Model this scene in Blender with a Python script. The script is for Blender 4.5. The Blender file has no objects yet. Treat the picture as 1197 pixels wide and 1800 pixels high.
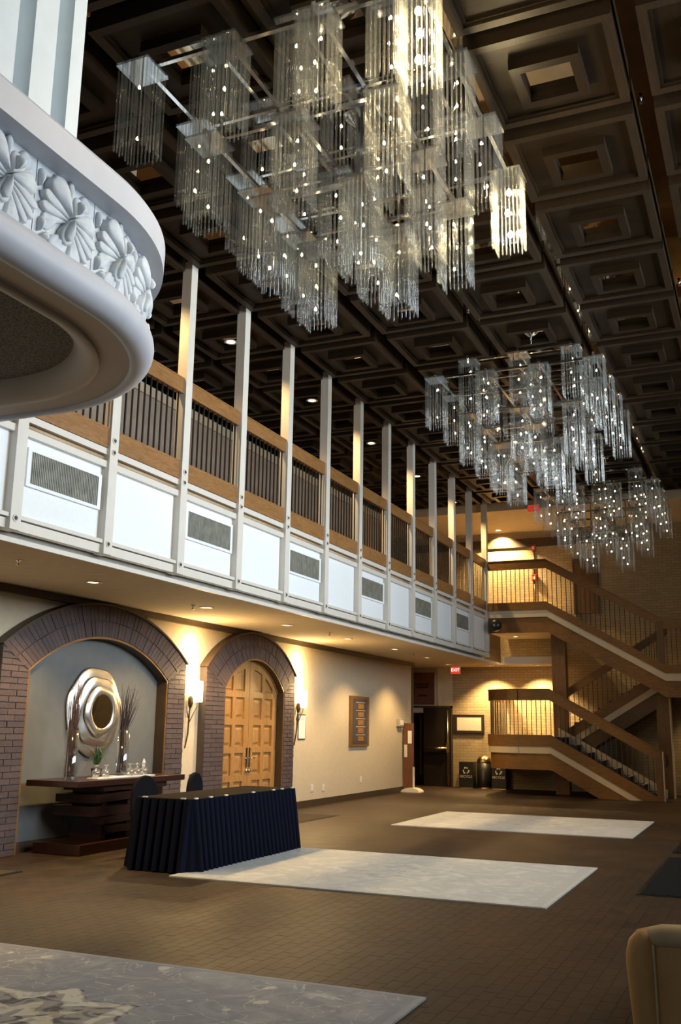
import bpy, bmesh, math, random
from mathutils import Vector, Matrix
random.seed(7)
sc = bpy.context.scene
COL = sc.collection

# ------------------------------------------------------------------ camera
CX, CY, CZ = 6.6712, 0.0, 1.6
YAW, PITCH, ROLL, FPX = -.4111, .2166, .0147, 1713.54
fw = Vector((math.sin(YAW)*math.cos(PITCH), math.cos(YAW)*math.cos(PITCH), math.sin(PITCH)))
rt = fw.cross(Vector((0, 0, 1))).normalized()
up = rt.cross(fw)
r2 = rt*math.cos(ROLL)+up*math.sin(ROLL)
u2 = -rt*math.sin(ROLL)+up*math.cos(ROLL)
cd = bpy.data.cameras.new('camera')
cam = bpy.data.objects.new('camera', cd)
COL.objects.link(cam)
cam.matrix_world = Matrix(((r2.x, u2.x, -fw.x, CX), (r2.y, u2.y, -fw.y, CY), (r2.z, u2.z, -fw.z, CZ), (0, 0, 0, 1)))
cd.sensor_fit = 'VERTICAL'
cd.sensor_height = 24.0
cd.lens = FPX*24.0/1800.0
cd.clip_start = .05
sc.camera = cam
# ------------------------------------------------------------------ world, light, exposure
w = bpy.data.worlds.new('world')
sc.world = w
w.use_nodes = True
w.node_tree.nodes['Background'].inputs[0].default_value = (.72, .85, 1, 1)
w.node_tree.nodes['Background'].inputs[1].default_value = .8
sc.view_settings.view_transform = 'Standard'
sc.view_settings.look = 'None'
sc.view_settings.exposure = 0.0
sc.view_settings.gamma = 1.0
sc.view_settings.use_curve_mapping = False
try:
    sc.cycles.use_denoising = True
    sc.cycles.transparent_max_bounces = 32
    sc.cycles.max_bounces = 6
    sc.cycles.diffuse_bounces = 3
    sc.cycles.glossy_bounces = 3
    sc.cycles.use_adaptive_sampling = True
    sc.cycles.adaptive_threshold = .03
    sc.cycles.transmission_bounces = 6
    sc.cycles.sample_clamp_indirect = 4.0
    sc.cycles.caustics_reflective = False
    sc.cycles.caustics_refractive = False
except Exception:
    pass
WINDOW_POWER = 295
YF_ = -4.0                        # wall behind the camera
WIN_Y = [6.9, 10.7, 14.5, 18.3]      # window centres on the right wall
WIN_X, WIN_W, WIN_Z0, WIN_Z1 = 10.42, 3.2, 3.9, 7.0
def area_light(name, loc, rot, sx, sy, power, color):
    l = bpy.data.lights.new(name, 'AREA')
    l.shape = 'RECTANGLE'; l.size = sx; l.size_y = sy; l.energy = power; l.color = color; l.spread = math.radians(118)
    o = bpy.data.objects.new(name, l); COL.objects.link(o)
    o.location = loc; o.rotation_euler = rot
    return o
for y, dim in zip(WIN_Y, (1, 1, 1, .4)):      # last window added at low power to brighten the far chandelier and fascia
    area_light('daylight', (WIN_X+.3, y, (WIN_Z0+WIN_Z1)/2), (math.pi/2, 0, math.pi/2), WIN_W-.1, WIN_Z1-WIN_Z0-.1, WINDOW_POWER*dim, (.86, .93, 1.0))
FILL_X0, FILL_X1, FILL_Z1 = 3.0, 9.4, 3.0
area_light('fill_behind_camera', ((FILL_X0+FILL_X1)/2, YF_-.4, 1.55), (math.pi/2, 0, math.pi), FILL_X1-FILL_X0, 2.8, 190, (1, .93, .84))  # added fill light behind the camera for surfaces facing it
def spot(name, loc, power, color=(1, .66, .28), size=110, blend=.6, rad=.05, target=None):
    l = bpy.data.lights.new(name, 'SPOT')
    l.energy = power; l.color = color; l.spot_size = math.radians(size); l.spot_blend = blend; l.shadow_soft_size = rad
    o = bpy.data.objects.new(name, l); COL.objects.link(o); o.location = loc
    if target is not None:
        o.rotation_euler = (Vector(target)-Vector(loc)).to_track_quat('-Z', 'Y').to_euler()
    return o
def point(name, loc, power, color=(1, .66, .28), rad=.05):
    l = bpy.data.lights.new(name, 'POINT')
    l.energy = power; l.color = color; l.shadow_soft_size = rad
    o = bpy.data.objects.new(name, l); COL.objects.link(o); o.location = loc
    return o

# ------------------------------------------------------------------ materials
def newmat(name):
    m = bpy.data.materials.new(name); m.use_nodes = True
    nt = m.node_tree
    return m, nt, nt.nodes['Principled BSDF']
def pos(nt, scale=(1, 1, 1), rot=(0, 0, 0)):
    g = nt.nodes.new('ShaderNodeNewGeometry')
    mp = nt.nodes.new('ShaderNodeMapping')
    mp.inputs['Scale'].default_value = scale
    mp.inputs['Rotation'].default_value = rot
    nt.links.new(g.outputs['Position'], mp.inputs['Vector'])
    return mp.outputs['Vector']
def ramp(nt, fac, stops):
    r = nt.nodes.new('ShaderNodeValToRGB')
    e = r.color_ramp.elements
    while len(e) < len(stops):
        e.new(.5)
    for i, (p, c) in enumerate(stops):
        e[i].position = p
        e[i].color = (c[0], c[1], c[2], 1)
    nt.links.new(fac, r.inputs['Fac'])
    return r.outputs['Color']
def noise(nt, vec, scale, detail=4, rough=.55, dist=0):
    n = nt.nodes.new('ShaderNodeTexNoise')
    n.inputs['Scale'].default_value = scale; n.inputs['Detail'].default_value = detail
    n.inputs['Roughness'].default_value = rough; n.inputs['Distortion'].default_value = dist
    if vec is not None:
        nt.links.new(vec, n.inputs['Vector'])
    return n.outputs['Fac']
def bump(nt, b, h, strength=.2, dist=.02):
    bn = nt.nodes.new('ShaderNodeBump')
    bn.inputs['Strength'].default_value = strength; bn.inputs['Distance'].default_value = dist
    nt.links.new(h, bn.inputs['Height']); nt.links.new(bn.outputs['Normal'], b.inputs['Normal'])
def mix(nt, fac, a, b, blend='MIX'):
    m = nt.nodes.new('ShaderNodeMix'); m.data_type = 'RGBA'; m.blend_type = blend
    def put(sock, v):
        if isinstance(v, (tuple, list)):
            sock.default_value = (v[0], v[1], v[2], 1)
        elif isinstance(v, (int, float)):
            sock.default_value = v
        else:
            nt.links.new(v, sock)
    put(m.inputs[0], fac); put(m.inputs[6], a); put(m.inputs[7], b)
    return m.outputs[2]
def math_n(nt, op, a, b=None, c=None):
    m = nt.nodes.new('ShaderNodeMath'); m.operation = op
    for i, v in enumerate((a, b, c)):
        if v is None:
            continue
        if isinstance(v, (int, float)):
            m.inputs[i].default_value = v
        else:
            nt.links.new(v, m.inputs[i])
    return m.outputs[0]
def plain(name, c, rough=.5, metal=0.0, var=.12, nscale=6, bumpy=0, bscale=80, spec=.5):
    m, nt, b = newmat(name)
    v = pos(nt)
    f = noise(nt, v, nscale)
    col = ramp(nt, f, [(.3, [x*(1-var) for x in c]), (.7, [min(1, x*(1+var)) for x in c])])
    nt.links.new(col, b.inputs['Base Color'])
    b.inputs['Roughness'].default_value = rough; b.inputs['Metallic'].default_value = metal
    b.inputs['Specular IOR Level'].default_value = spec
    if bumpy:
        bump(nt, b, noise(nt, v, bscale, 3), bumpy, .01)
    return m
def wood(name, c1, c2, axis='Y', rough=.42, grain=9, spec=.4):
    m, nt, b = newmat(name)
    s = {'X': (1.2, grain, grain), 'Y': (grain, 1.2, grain), 'Z': (grain, grain, 1.2)}[axis]
    v = pos(nt, s)
    f = noise(nt, v, 2.2, 6, .65, 1.6)
    f2 = noise(nt, v, 14, 3, .6, .3)
    col = ramp(nt, f, [(.3, c1), (.5, [(a+bb)/2 for a, bb in zip(c1, c2)]), (.62, c2), (.7, c1)])
    col = mix(nt, .3, col, ramp(nt, f2, [(.3, [x*.5 for x in c1]), (.7, c2)]))
    nt.links.new(col, b.inputs['Base Color'])
    b.inputs['Roughness'].default_value = rough
    b.inputs['Specular IOR Level'].default_value = spec
    bump(nt, b, f2, .12, .005)
    return m
def emit(name, c, strength):
    m, nt, b = newmat(name)
    b.inputs['Base Color'].default_value = (c[0], c[1], c[2], 1)
    b.inputs['Emission Color'].default_value = (c[0], c[1], c[2], 1)
    b.inputs['Emission Strength'].default_value = strength
    return m
def glassy(name, tint, gloss=.25, rough=.1, diff=.06, dcol=(.8, .85, .9)):
    m, nt, b = newmat(name)
    nt.nodes.remove(b)
    out = nt.nodes['Material Output']
    t = nt.nodes.new('ShaderNodeBsdfTransparent'); t.inputs[0].default_value = (*tint, 1)
    g = nt.nodes.new('ShaderNodeBsdfGlossy'); g.inputs['Roughness'].default_value = rough; g.inputs['Color'].default_value = (.95, .97, 1, 1)
    d = nt.nodes.new('ShaderNodeBsdfTranslucent'); d.inputs[0].default_value = (*dcol, 1)
    m1 = nt.nodes.new('ShaderNodeMixShader'); m1.inputs[0].default_value = gloss
    m2 = nt.nodes.new('ShaderNodeMixShader'); m2.inputs[0].default_value = diff
    nt.links.new(t.outputs[0], m1.inputs[1]); nt.links.new(g.outputs[0], m1.inputs[2])
    nt.links.new(m1.outputs[0], m2.inputs[1]); nt.links.new(d.outputs[0], m2.inputs[2])
    nt.links.new(m2.outputs[0], out.inputs[0])
    return m

def rod_material():
    m, nt, b = newmat('clear glass rods')
    nt.nodes.remove(b)
    out = nt.nodes['Material Output']
    lw = nt.nodes.new('ShaderNodeLayerWeight'); lw.inputs['Blend'].default_value = .45
    t = nt.nodes.new('ShaderNodeBsdfTransparent')
    nt.links.new(ramp(nt, lw.outputs['Facing'], [(.2, (.97, .975, .965)), (.95, (.66, .67, .64))]), t.inputs[0])
    g = nt.nodes.new('ShaderNodeBsdfGlossy'); g.inputs['Roughness'].default_value = .13; g.inputs['Color'].default_value = (.95, .96, .97, 1)
    d = nt.nodes.new('ShaderNodeBsdfDiffuse'); d.inputs[0].default_value = (.62, .63, .62, 1)
    mg = nt.nodes.new('ShaderNodeMixShader'); mg.inputs[0].default_value = .40
    nt.links.new(g.outputs[0], mg.inputs[1]); nt.links.new(d.outputs[0], mg.inputs[2])
    m1 = nt.nodes.new('ShaderNodeMixShader')
    nt.links.new(math_n(nt, 'MULTIPLY_ADD', lw.outputs['Facing'], .22, .05), m1.inputs[0])
    nt.links.new(t.outputs[0], m1.inputs[1]); nt.links.new(mg.outputs[0], m1.inputs[2])
    nt.links.new(m1.outputs[0], out.inputs[0])
    return m
M = {}
M['box_white'] = plain('white painted plaster', (.53, .54, .585), .5, var=.03)
M['screen_white'] = plain('cool white paint', (.70, .76, .79), .5, var=.03)
M['box_warm_lit'] = plain('white plaster with painted warm light', (.50, .41, .30), .6, var=.03)  # warm light on the white underside, put into its colour
M['relief_white'] = plain('white carved plaster', (.60, .635, .665), .55, var=.10, nscale=14, bumpy=.15, bscale=40)
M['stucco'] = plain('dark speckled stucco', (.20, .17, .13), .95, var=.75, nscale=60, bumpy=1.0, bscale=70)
M['cream'] = plain('cream painted steel', (.66, .62, .55), .45, var=.03)
M['cream_rod'] = plain('tan painted tube', (.45, .33, .20), .45, var=.05)
M['panel'] = plain('white fabric panel', (.80, .83, .84), .8, var=.02, nscale=20, bumpy=.05, bscale=300)
M['bolt'] = plain('cream bolt', (.55, .50, .43), .35, var=.02)
M['bolt_hole'] = plain('dark bolt recess', (.05, .045, .04), .6)
M['vent'] = plain('grey vent fins', (.22, .22, .18), .5, var=.25, nscale=9)
M['vent_dark'] = plain('dark vent interior', (.04, .04, .035), .8)
M['oak_y'] = wood('oak along the hall', (.19, .08, .021), (.36, .18, .058), 'Y')
M['oak_x'] = wood('oak across the hall', (.135, .058, .013), (.26, .13, .037), 'X')
M['oak_z'] = wood('upright oak', (.12, .058, .02), (.22, .115, .043), 'Z')
M['door_oak'] = wood('honey oak door', (.30, .145, .042), (.50, .28, .10), 'Z')
M['dark_oak_z'] = wood('dark upright oak', (.09, .048, .02), (.16, .09, .038), 'Z')
M['mahogany'] = wood('dark mahogany', (.020, .0065, .0048), (.046, .017, .011), 'Y', .3)
M['black_metal'] = plain('black metal', (.012, .011, .010), .45, .3)
M['bronze_metal'] = plain('dark bronze metal', (.055, .045, .035), .4, .7)
M['trim_dark'] = plain('dark brown trim', (.055, .035, .02), .5)
M['soffit'] = plain('tan textured soffit', (.60, .50, .36), .9, var=.05, nscale=8, bumpy=.25, bscale=60)
M['plaster'] = plain('cream vinyl wall', (.56, .475, .34), .85, var=.05, nscale=14, bumpy=.15, bscale=50)
M['plaster_beige'] = plain('beige plaster', (.55, .46, .33), .85, var=.05)
M['niche'] = plain('grey niche paint', (.125, .13, .125), .75, var=.05)
M['mortar'] = plain('dark mortar', (.055, .042, .042), .9)
M['upper_wall'] = plain('grey brown upper wall', (.36, .29, .225), .85, var=.1)
M['right_wall'] = plain('warm grey wall', (.30, .26, .21), .85)
M['chrome'] = plain('polished chrome', (.78, .78, .78), .12, 1.0, var=.03)
M['brass'] = plain('brushed brass', (.75, .56, .28), .25, 1.0, var=.05)
M['silver_leaf'] = plain('brushed silver leaf', (.90, .89, .84), .33, 1.0, var=.06, nscale=30)
M['mirror'] = plain('mirror glass', (.80, .82, .82), .02, 1.0, var=.0)
M['bronze_mirror'] = plain('bronze mirror', (.42, .33, .22), .03, 1.0, var=.06, nscale=3)
M['coffer'] = wood('dark stained coffer wood', (.012, .0075, .0038), (.021, .013, .0065), 'X', .45, spec=.14)
M['coffer_edge'] = wood('dark stained coffer edge', (.019, .012, .0065), (.032, .021, .0115), 'Y', .42, spec=.18)
M['rod_glass'] = rod_material()
M['plate_glass'] = glassy('clear glass plate', (.8, .82, .82), .35, .06, .06)
M['vase_glass'] = glassy('clear vase glass', (.93, .94, .95), .18, .05, .01)
M['goblet_glass'] = glassy('goblet glass', (.86, .87, .88), .35, .08, .18, (.9, .9, .9))
M['window_glass'] = glassy('window glass', (.97, .98, .98), .03, .02, .0)
M['bulb'] = emit('glowing bulb', (1, .80, .50), 32)
M['bulb_hot'] = emit('bright bulb', (1, .76, .40), 1400)
M['lamp_lens'] = emit('warm lamp lens', (1, .80, .50), 6)
M['sconce_glass'] = emit('glowing sconce glass', (1, .78, .40), 5.5)
M['exit_red'] = emit('red exit panel', (1, .05, .03), .6)
M['exit_letter'] = emit('lit exit letters', (1, .92, .85), 1.4)
M['exit_dim'] = emit('dim red exit panel', (1, .06, .03), .4)
M['white_ink'] = plain('white lettering', (.85, .85, .83), .6)
M['table_cloth'] = plain('black navy table cloth', (.0055, .007, .0155), .95, var=.15, nscale=40, bumpy=.1, bscale=400, spec=.08)
M['table_top'] = plain('black cloth top', (.011, .0085, .007), .95, var=.15, nscale=40, spec=.1)
M['chair_black'] = plain('black stretch cover', (.008, .0075, .009), .9, spec=.15)
M['clip_white'] = plain('white plastic clip', (.75, .75, .73), .5)
M['mat_black'] = plain('black floor mat', (.009, .0105, .013), .95, var=.2, nscale=50, bumpy=.3, bscale=200, spec=.1)
M['mat_dark'] = plain('dark brown mat', (.04, .026, .016), .95, var=.2, nscale=50)
M['leather'] = plain('tan leather', (.66, .35, .11), .5, var=.12, nscale=4, bumpy=.1, bscale=150)
M['leather_pipe'] = plain('tan leather piping', (.70, .50, .27), .5)
M['paper'] = plain('white paper', (.80, .79, .75), .8, var=.02)
M['paper_print'] = plain('faint printed paper', (.70, .64, .54), .8, var=.12, nscale=40)
M['kiosk_wood'] = wood('red brown kiosk wood', (.12, .045, .022), (.19, .08, .04), 'Z', .4)
M['white_base'] = plain('cream plastic base', (.78, .73, .60), .5)
M['door_dark'] = plain('very dark door', (.022, .014, .010), .35, var=.2)
M['bin_black'] = plain('black bin', (.010, .010, .010), .35)
M['twig'] = plain('dark purple twig', (.055, .032, .035), .8, var=.3, nscale=30)
M['leaf'] = plain('green leaf', (.022, .065, .018), .5, var=.3, nscale=30)
M['pot'] = plain('dark pot', (.03, .022, .02), .4)
M['vine'] = plain('bronze vine stem', (.10, .07, .04), .4, .6)
M['plaque_blue'] = plain('dark slate plaque', (.055, .058, .075), .5, var=.1)
M['plaque_gold'] = plain('gold plaque tile', (.45, .23, .06), .35, .5, var=.4, nscale=25)
M['red_plastic'] = plain('red plastic', (.45, .03, .02), .4)
M['white_plastic'] = plain('white plastic', (.75, .73, .68), .45)
M['grey_plastic'] = plain('grey plastic', (.40, .36, .30), .45)
M['speaker'] = plain('black speaker', (.012, .012, .014), .35)
M['step_carpet'] = plain('dark blue step carpet', (.035, .040, .055), .95, var=.25, nscale=60)
M['cream_stair'] = plain('cream stair trim', (.60, .50, .36), .6, var=.04)
M['tray'] = plain('white napkin', (.80, .80, .78), .8)

def brick_wall_mat(name, c1, c2, mortar, vec_rot, bw=.22, bh=.075):
    m, nt, b = newmat(name)
    g = nt.nodes.new('ShaderNodeNewGeometry')
    sx = nt.nodes.new('ShaderNodeSeparateXYZ'); nt.links.new(g.outputs['Position'], sx.inputs[0])
    cx = nt.nodes.new('ShaderNodeCombineXYZ')
    nt.links.new(sx.outputs[vec_rot[0]], cx.inputs[0]); nt.links.new(sx.outputs[vec_rot[1]], cx.inputs[1])
    br = nt.nodes.new('ShaderNodeTexBrick')
    br.inputs['Scale'].default_value = 1.0
    br.inputs['Brick Width'].default_value = bw; br.inputs['Row Height'].default_value = bh
    br.inputs['Mortar Size'].default_value = .006; br.inputs['Mortar Smooth'].default_value = .2
    br.inputs['Color1'].default_value = (*c1, 1); br.inputs['Color2'].default_value = (*c2, 1); br.inputs['Mortar'].default_value = (*mortar, 1)
    nt.links.new(cx.outputs[0], br.inputs['Vector'])
    nt.links.new(br.outputs['Color'], b.inputs['Base Color'])
    b.inputs['Roughness'].default_value = .8
    inv = math_n(nt, 'SUBTRACT', 1.0, br.outputs['Fac'])
    h = math_n(nt, 'ADD', inv, math_n(nt, 'MULTIPLY', noise(nt, g.outputs['Position'], 25), .5))
    bump(nt, b, h, .6, .012)
    return m
M['tan_brick'] = brick_wall_mat('tan painted brick', (.42, .33, .20), (.35, .27, .16), (.25, .19, .11), (0, 2))
M['side_brick'] = brick_wall_mat('tan side brick', (.50, .40, .25), (.42, .33, .20), (.30, .23, .14), (1, 2))
def arch_brick():
    m, nt, b = newmat('purple brown arch brick')
    oi = nt.nodes.new('ShaderNodeObjectInfo')
    col = ramp(nt, oi.outputs['Random'], [(.0, (.052, .036, .037)), (.5, (.070, .049, .050)), (1, (.092, .063, .060))])
    f = noise(nt, pos(nt), 40, 4)
    col = mix(nt, .35, col, ramp(nt, f, [(.3, (.032, .022, .023)), (.7, (.115, .083, .080))]))
    nt.links.new(col, b.inputs['Base Color'])
    b.inputs['Roughness'].default_value = .75
    bump(nt, b, f, .3, .01)
    return m
M['arch_brick'] = arch_brick()
def floor_mat():
    m, nt, b = newmat('worn brown brick paving')
    g = nt.nodes.new('ShaderNodeNewGeometry')
    sx = nt.nodes.new('ShaderNodeSeparateXYZ'); nt.links.new(g.outputs['Position'], sx.inputs[0])
    cx = nt.nodes.new('ShaderNodeCombineXYZ')
    nt.links.new(sx.outputs[1], cx.inputs[0]); nt.links.new(sx.outputs[0], cx.inputs[1])
    br = nt.nodes.new('ShaderNodeTexBrick')
    br.inputs['Scale'].default_value = 1.0
    br.inputs['Brick Width'].default_value = .2; br.inputs['Row Height'].default_value = .1
    br.inputs['Mortar Size'].default_value = .004
    br.inputs['Color1'].default_value = (.028, .0140, .0068, 1); br.inputs['Color2'].default_value = (.042, .0215, .0095, 1); br.inputs['Mortar'].default_value = (.029, .0150, .0075, 1)
    nt.links.new(cx.outputs[0], br.inputs['Vector'])
    big = ramp(nt, noise(nt, g.outputs['Position'], .7, 5, .6), [(.36, (0, 0, 0)), (.62, (1, 1, 1))])
    med = noise(nt, g.outputs['Position'], 2.6, 5, .65)
    c = mix(nt, math_n(nt, 'MULTIPLY', big, .8), br.outputs['Color'], (.018, .0115, .0075))
    worn = ramp(nt, med, [(.45, (0, 0, 0)), (.72, (1, 1, 1))])
    c = mix(nt, math_n(nt, 'MULTIPLY', worn, .5), c, (.072, .038, .0145))
    nt.links.new(c, b.inputs['Base Color'])
    r = nt.nodes.new('ShaderNodeMapRange')
    r.inputs['To Min'].default_value = .38; r.inputs['To Max'].default_value = .62
    nt.links.new(med, r.inputs['Value']); nt.links.new(r.outputs[0], b.inputs['Roughness'])
    inv = math_n(nt, 'SUBTRACT', 1.0, br.outputs['Fac'])
    bump(nt, b, math_n(nt, 'ADD', inv, math_n(nt, 'MULTIPLY', med, .6)), .2, .004)
    return m
M['floor'] = floor_mat()
def rug_mat(name, base, alt, dark, light, cx0, cy0, med=1.0, detail=1.0):
    """woven rug: medallion of lobed rings round the centre, scattered blossoms and a plain edge band"""
    m, nt, b = newmat(name)
    g = nt.nodes.new('ShaderNodeNewGeometry')
    mp = nt.nodes.new('ShaderNodeMapping'); mp.inputs['Location'].default_value = (-cx0, -cy0, 0)
    nt.links.new(g.outputs['Position'], mp.inputs['Vector'])
    v = mp.outputs['Vector']
    sx = nt.nodes.new('ShaderNodeSeparateXYZ'); nt.links.new(v, sx.inputs[0])
    x, y = sx.outputs[0], sx.outputs[1]
    wob = math_n(nt, 'MULTIPLY', math_n(nt, 'SUBTRACT', noise(nt, v, 3.2, 3), .5), .30)
    rr = math_n(nt, 'SQRT', math_n(nt, 'ADD', math_n(nt, 'MULTIPLY', x, x), math_n(nt, 'MULTIPLY', math_n(nt, 'MULTIPLY', y, y), 1.5)))
    ang = math_n(nt, 'ARCTAN2', y, x)
    lob = math_n(nt, 'MULTIPLY', math_n(nt, 'ABSOLUTE', math_n(nt, 'SINE', math_n(nt, 'MULTIPLY', ang, 4.0))), .22)
    rad = math_n(nt, 'ADD', math_n(nt, 'ADD', rr, lob), wob)
    f1 = noise(nt, v, 2.4, 5, .6, .8)
    col = ramp(nt, f1, [(.32, base), (.5, alt), (.68, base)])
    # blossoms
    vo = nt.nodes.new('ShaderNodeTexVoronoi'); vo.inputs['Scale'].default_value = 4.2
    nt.links.new(v, vo.inputs['Vector'])
    bl = ramp(nt, math_n(nt, 'ADD', vo.outputs['Distance'], math_n(nt, 'MULTIPLY', noise(nt, v, 16, 2), .32)), [(.30, (1, 1, 1)), (.335, (0, 0, 0))])
    col = mix(nt, math_n(nt, 'MULTIPLY', bl, .75*detail), col, light)
    # vines
    wv = noise(nt, v, 3.3, 2, .5, 1.2)
    vn = ramp(nt, math_n(nt, 'ABSOLUTE', math_n(nt, 'SUBTRACT', wv, .5)), [(.0, (1, 1, 1)), (.013, (0, 0, 0))])
    col = mix(nt, math_n(nt, 'MULTIPLY', vn, .65*detail), col, light)
    # medallion: bands of the lobed radius
    md = ramp(nt, rad, [(.0, dark), (.30, dark), (.32, light), (.50, (light[0]*.95, light[1]*.85, light[2]*.68)), (.52, dark), (.72, dark), (.74, light), (.86, light), (.88, dark)])
    ins = math_n(nt, 'LESS_THAN', rad, .90)
    spots = ramp(nt, noise(nt, v, 5.5, 3, .5, 1.0), [(.40, dark), (.46, light), (.56, light), (.62, alt)])
    md = mix(nt, .45, md, spots)
    col = mix(nt, math_n(nt, 'MULTIPLY', ins, med), col, md)
    # edge band
    ex = math_n(nt, 'GREATER_THAN', math_n(nt, 'ABSOLUTE', x), 1.86)
    ey = math_n(nt, 'GREATER_THAN', math_n(nt, 'ABSOLUTE', y), 1.43)
    e = math_n(nt, 'MAXIMUM', ex, ey)
    col = mix(nt, math_n(nt, 'MULTIPLY', e, .85), col, alt)
    nt.links.new(col, b.inputs['Base Color'])
    b.inputs['Roughness'].default_value = .95
    b.inputs['Specular IOR Level'].default_value = .1
    bump(nt, b, noise(nt, v, 160, 2), .35, .006)
    return m

# ------------------------------------------------------------------ mesh helpers
class MB:
    def __init__(self):
        self.v = []; self.f = []
    def box(self, x0, x1, y0, y1, z0, z1):
        n = len(self.v)
        self.v += [(x0, y0, z0), (x1, y0, z0), (x1, y1, z0), (x0, y1, z0), (x0, y0, z1), (x1, y0, z1), (x1, y1, z1), (x0, y1, z1)]
        self.f += [tuple(n+i for i in q) for q in ((0, 3, 2, 1), (4, 5, 6, 7), (0, 1, 5, 4), (1, 2, 6, 5), (2, 3, 7, 6), (3, 0, 4, 7))]
        return self
    def hexa(self, pts):          # 4 bottom + 4 top points
        n = len(self.v); self.v += [tuple(p) for p in pts]
        self.f += [tuple(n+i for i in q) for q in ((0, 3, 2, 1), (4, 5, 6, 7), (0, 1, 5, 4), (1, 2, 6, 5), (2, 3, 7, 6), (3, 0, 4, 7))]
        return self
    def prism(self, poly, axis, a, b):
        n = len(self.v); k = len(poly)
        def p3(p, c):
            return {'X': (c, p[0], p[1]), 'Y': (p[0], c, p[1]), 'Z': (p[0], p[1], c)}[axis]
        self.v += [p3(p, a) for p in poly]+[p3(p, b) for p in poly]
        self.f.append(tuple(n+i for i in range(k))[::-1]); self.f.append(tuple(n+k+i for i in range(k)))
        for i in range(k):
            j = (i+1) % k
            self.f.append((n+i, n+j, n+k+j, n+k+i))
        return self
    def lathe(self, prof, c=(0, 0, 0), seg=20, axis='Z', closed=True):
        n = len(self.v); k = len(prof)
        for s in range(seg):
            a = 2*math.pi*s/seg
            for r, h in prof:
                p = (r*math.cos(a), r*math.sin(a), h)
                if axis == 'X':
                    p = (h, r*math.cos(a), r*math.sin(a))
                elif axis == 'Y':
                    p = (r*math.cos(a), h, r*math.sin(a))
                self.v.append((p[0]+c[0], p[1]+c[1], p[2]+c[2]))
        for s in range(seg):
            t = (s+1) % seg
            for i in range(k-1):
                self.f.append((n+s*k+i, n+t*k+i, n+t*k+i+1, n+s*k+i+1))
        return self
    def cyl(self, c, r, h, seg=16, axis='Z'):
        return self.lathe([(0.0001, 0), (r, 0), (r, h), (0.0001, h)], c, seg, axis)
    def tube(self, pts, rad, seg=6, cap=True):
        n = len(self.v); pts = [Vector(p) for p in pts]; k = len(pts)
        rads = rad if isinstance(rad, (list, tuple)) else [rad]*k
        ref = None
        for i, p in enumerate(pts):
            d = (pts[min(i+1, k-1)]-pts[max(i-1, 0)]).normalized()
            if ref is None:
                ref = Vector((0, 0, 1)) if abs(d.z) < .9 else Vector((1, 0, 0))
            a = (ref-d*ref.dot(d)).normalized(); bb = d.cross(a); ref = a
            for s in range(seg):
                t = 2*math.pi*s/seg
                self.v.append(tuple(p+(a*math.cos(t)+bb*math.sin(t))*rads[i]))
        for i in range(k-1):
            for s in range(seg):
                t = (s+1) % seg
                self.f.append((n+i*seg+s, n+i*seg+t, n+(i+1)*seg+t, n+(i+1)*seg+s))
        if cap:
            self.f.append(tuple(n+s for s in range(seg))[::-1]); self.f.append(tuple(n+(k-1)*seg+s for s in range(seg)))
        return self
    def grid(self, fn, nu, nv):
        n = len(self.v)
        for i in range(nu+1):
            for j in range(nv+1):
                self.v.append(tuple(fn(i/nu, j/nv)))
        for i in range(nu):
            for j in range(nv):
                a = n+i*(nv+1)+j
                self.f.append((a, a+nv+1, a+nv+2, a+1))
        return self
    def sweep(self, path, prof, closed=False):
        """prof: list of (offset along the left normal, z), path: xy points"""
        n = len(self.v); k = len(prof); m = len(path)
        for i, p in enumerate(path):
            a = Vector(path[max(i-1, 0)]); b = Vector(path[min(i+1, m-1)])
            d = (b-a).normalized(); nx, ny = -d.y, d.x
            for o, z in prof:
                self.v.append((p[0]+nx*o, p[1]+ny*o, z))
        for i in range(m-1):
            for j in range(k):
                jj = (j+1) % k
                self.f.append((n+i*k+j, n+(i+1)*k+j, n+(i+1)*k+jj, n+i*k+jj))
        self.f.append(tuple(n+j for j in range(k))); self.f.append(tuple(n+(m-1)*k+j for j in range(k))[::-1])
        return self
    def mesh(self, name, mat, smooth=False, off=(0, 0, 0)):
        me = bpy.data.meshes.new(name)
        v = [(a-off[0], b-off[1], c-off[2]) for a, b, c in self.v]
        me.from_pydata(v, [], self.f)
        bm = bmesh.new(); bm.from_mesh(me); bmesh.ops.recalc_face_normals(bm, faces=bm.faces); bm.to_mesh(me); bm.free()
        if mat is not None:
            me.materials.append(mat)
        if smooth:
            for p in me.polygons:
                p.use_smooth = True
        me.update()
        return me
    def build(self, name, mat, parent=None, smooth=False, bevel=0, world=True):
        """world: the vertices are world coordinates (parents are only moved, never turned, when this is used)"""
        off = (0, 0, 0)
        if parent is not None and world:
            off = wloc(parent)
        o = bpy.data.objects.new(name, self.mesh(name, mat, smooth, off))
        COL.objects.link(o)
        if parent is not None:
            o.parent = parent
        if bevel:
            mo = o.modifiers.new('edge', 'BEVEL'); mo.width = bevel; mo.segments = 2; mo.limit_method = 'ANGLE'
        return o
def wloc(o):
    p = Vector(o.location)
    while o.parent is not None:
        o = o.parent; p += Vector(o.location)
    return p
def tag(o, label, cat, group=None):
    o['label'] = label; o['category'] = cat
    if group:
        o['group'] = group
    return o
def thing(name, label, cat, loc=(0, 0, 0), group=None):
    o = bpy.data.objects.new(name, None); COL.objects.link(o); o.location = loc
    o.empty_display_size = .1
    return tag(o, label, cat, group)
def struct(o, label=None):
    o['kind'] = 'structure'
    if label:
        o['label'] = label
    return o
def sroot(name, loc=(0, 0, 0), label=None):
    o = bpy.data.objects.new(name, None); COL.objects.link(o); o.location = loc
    return struct(o, label)
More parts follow.
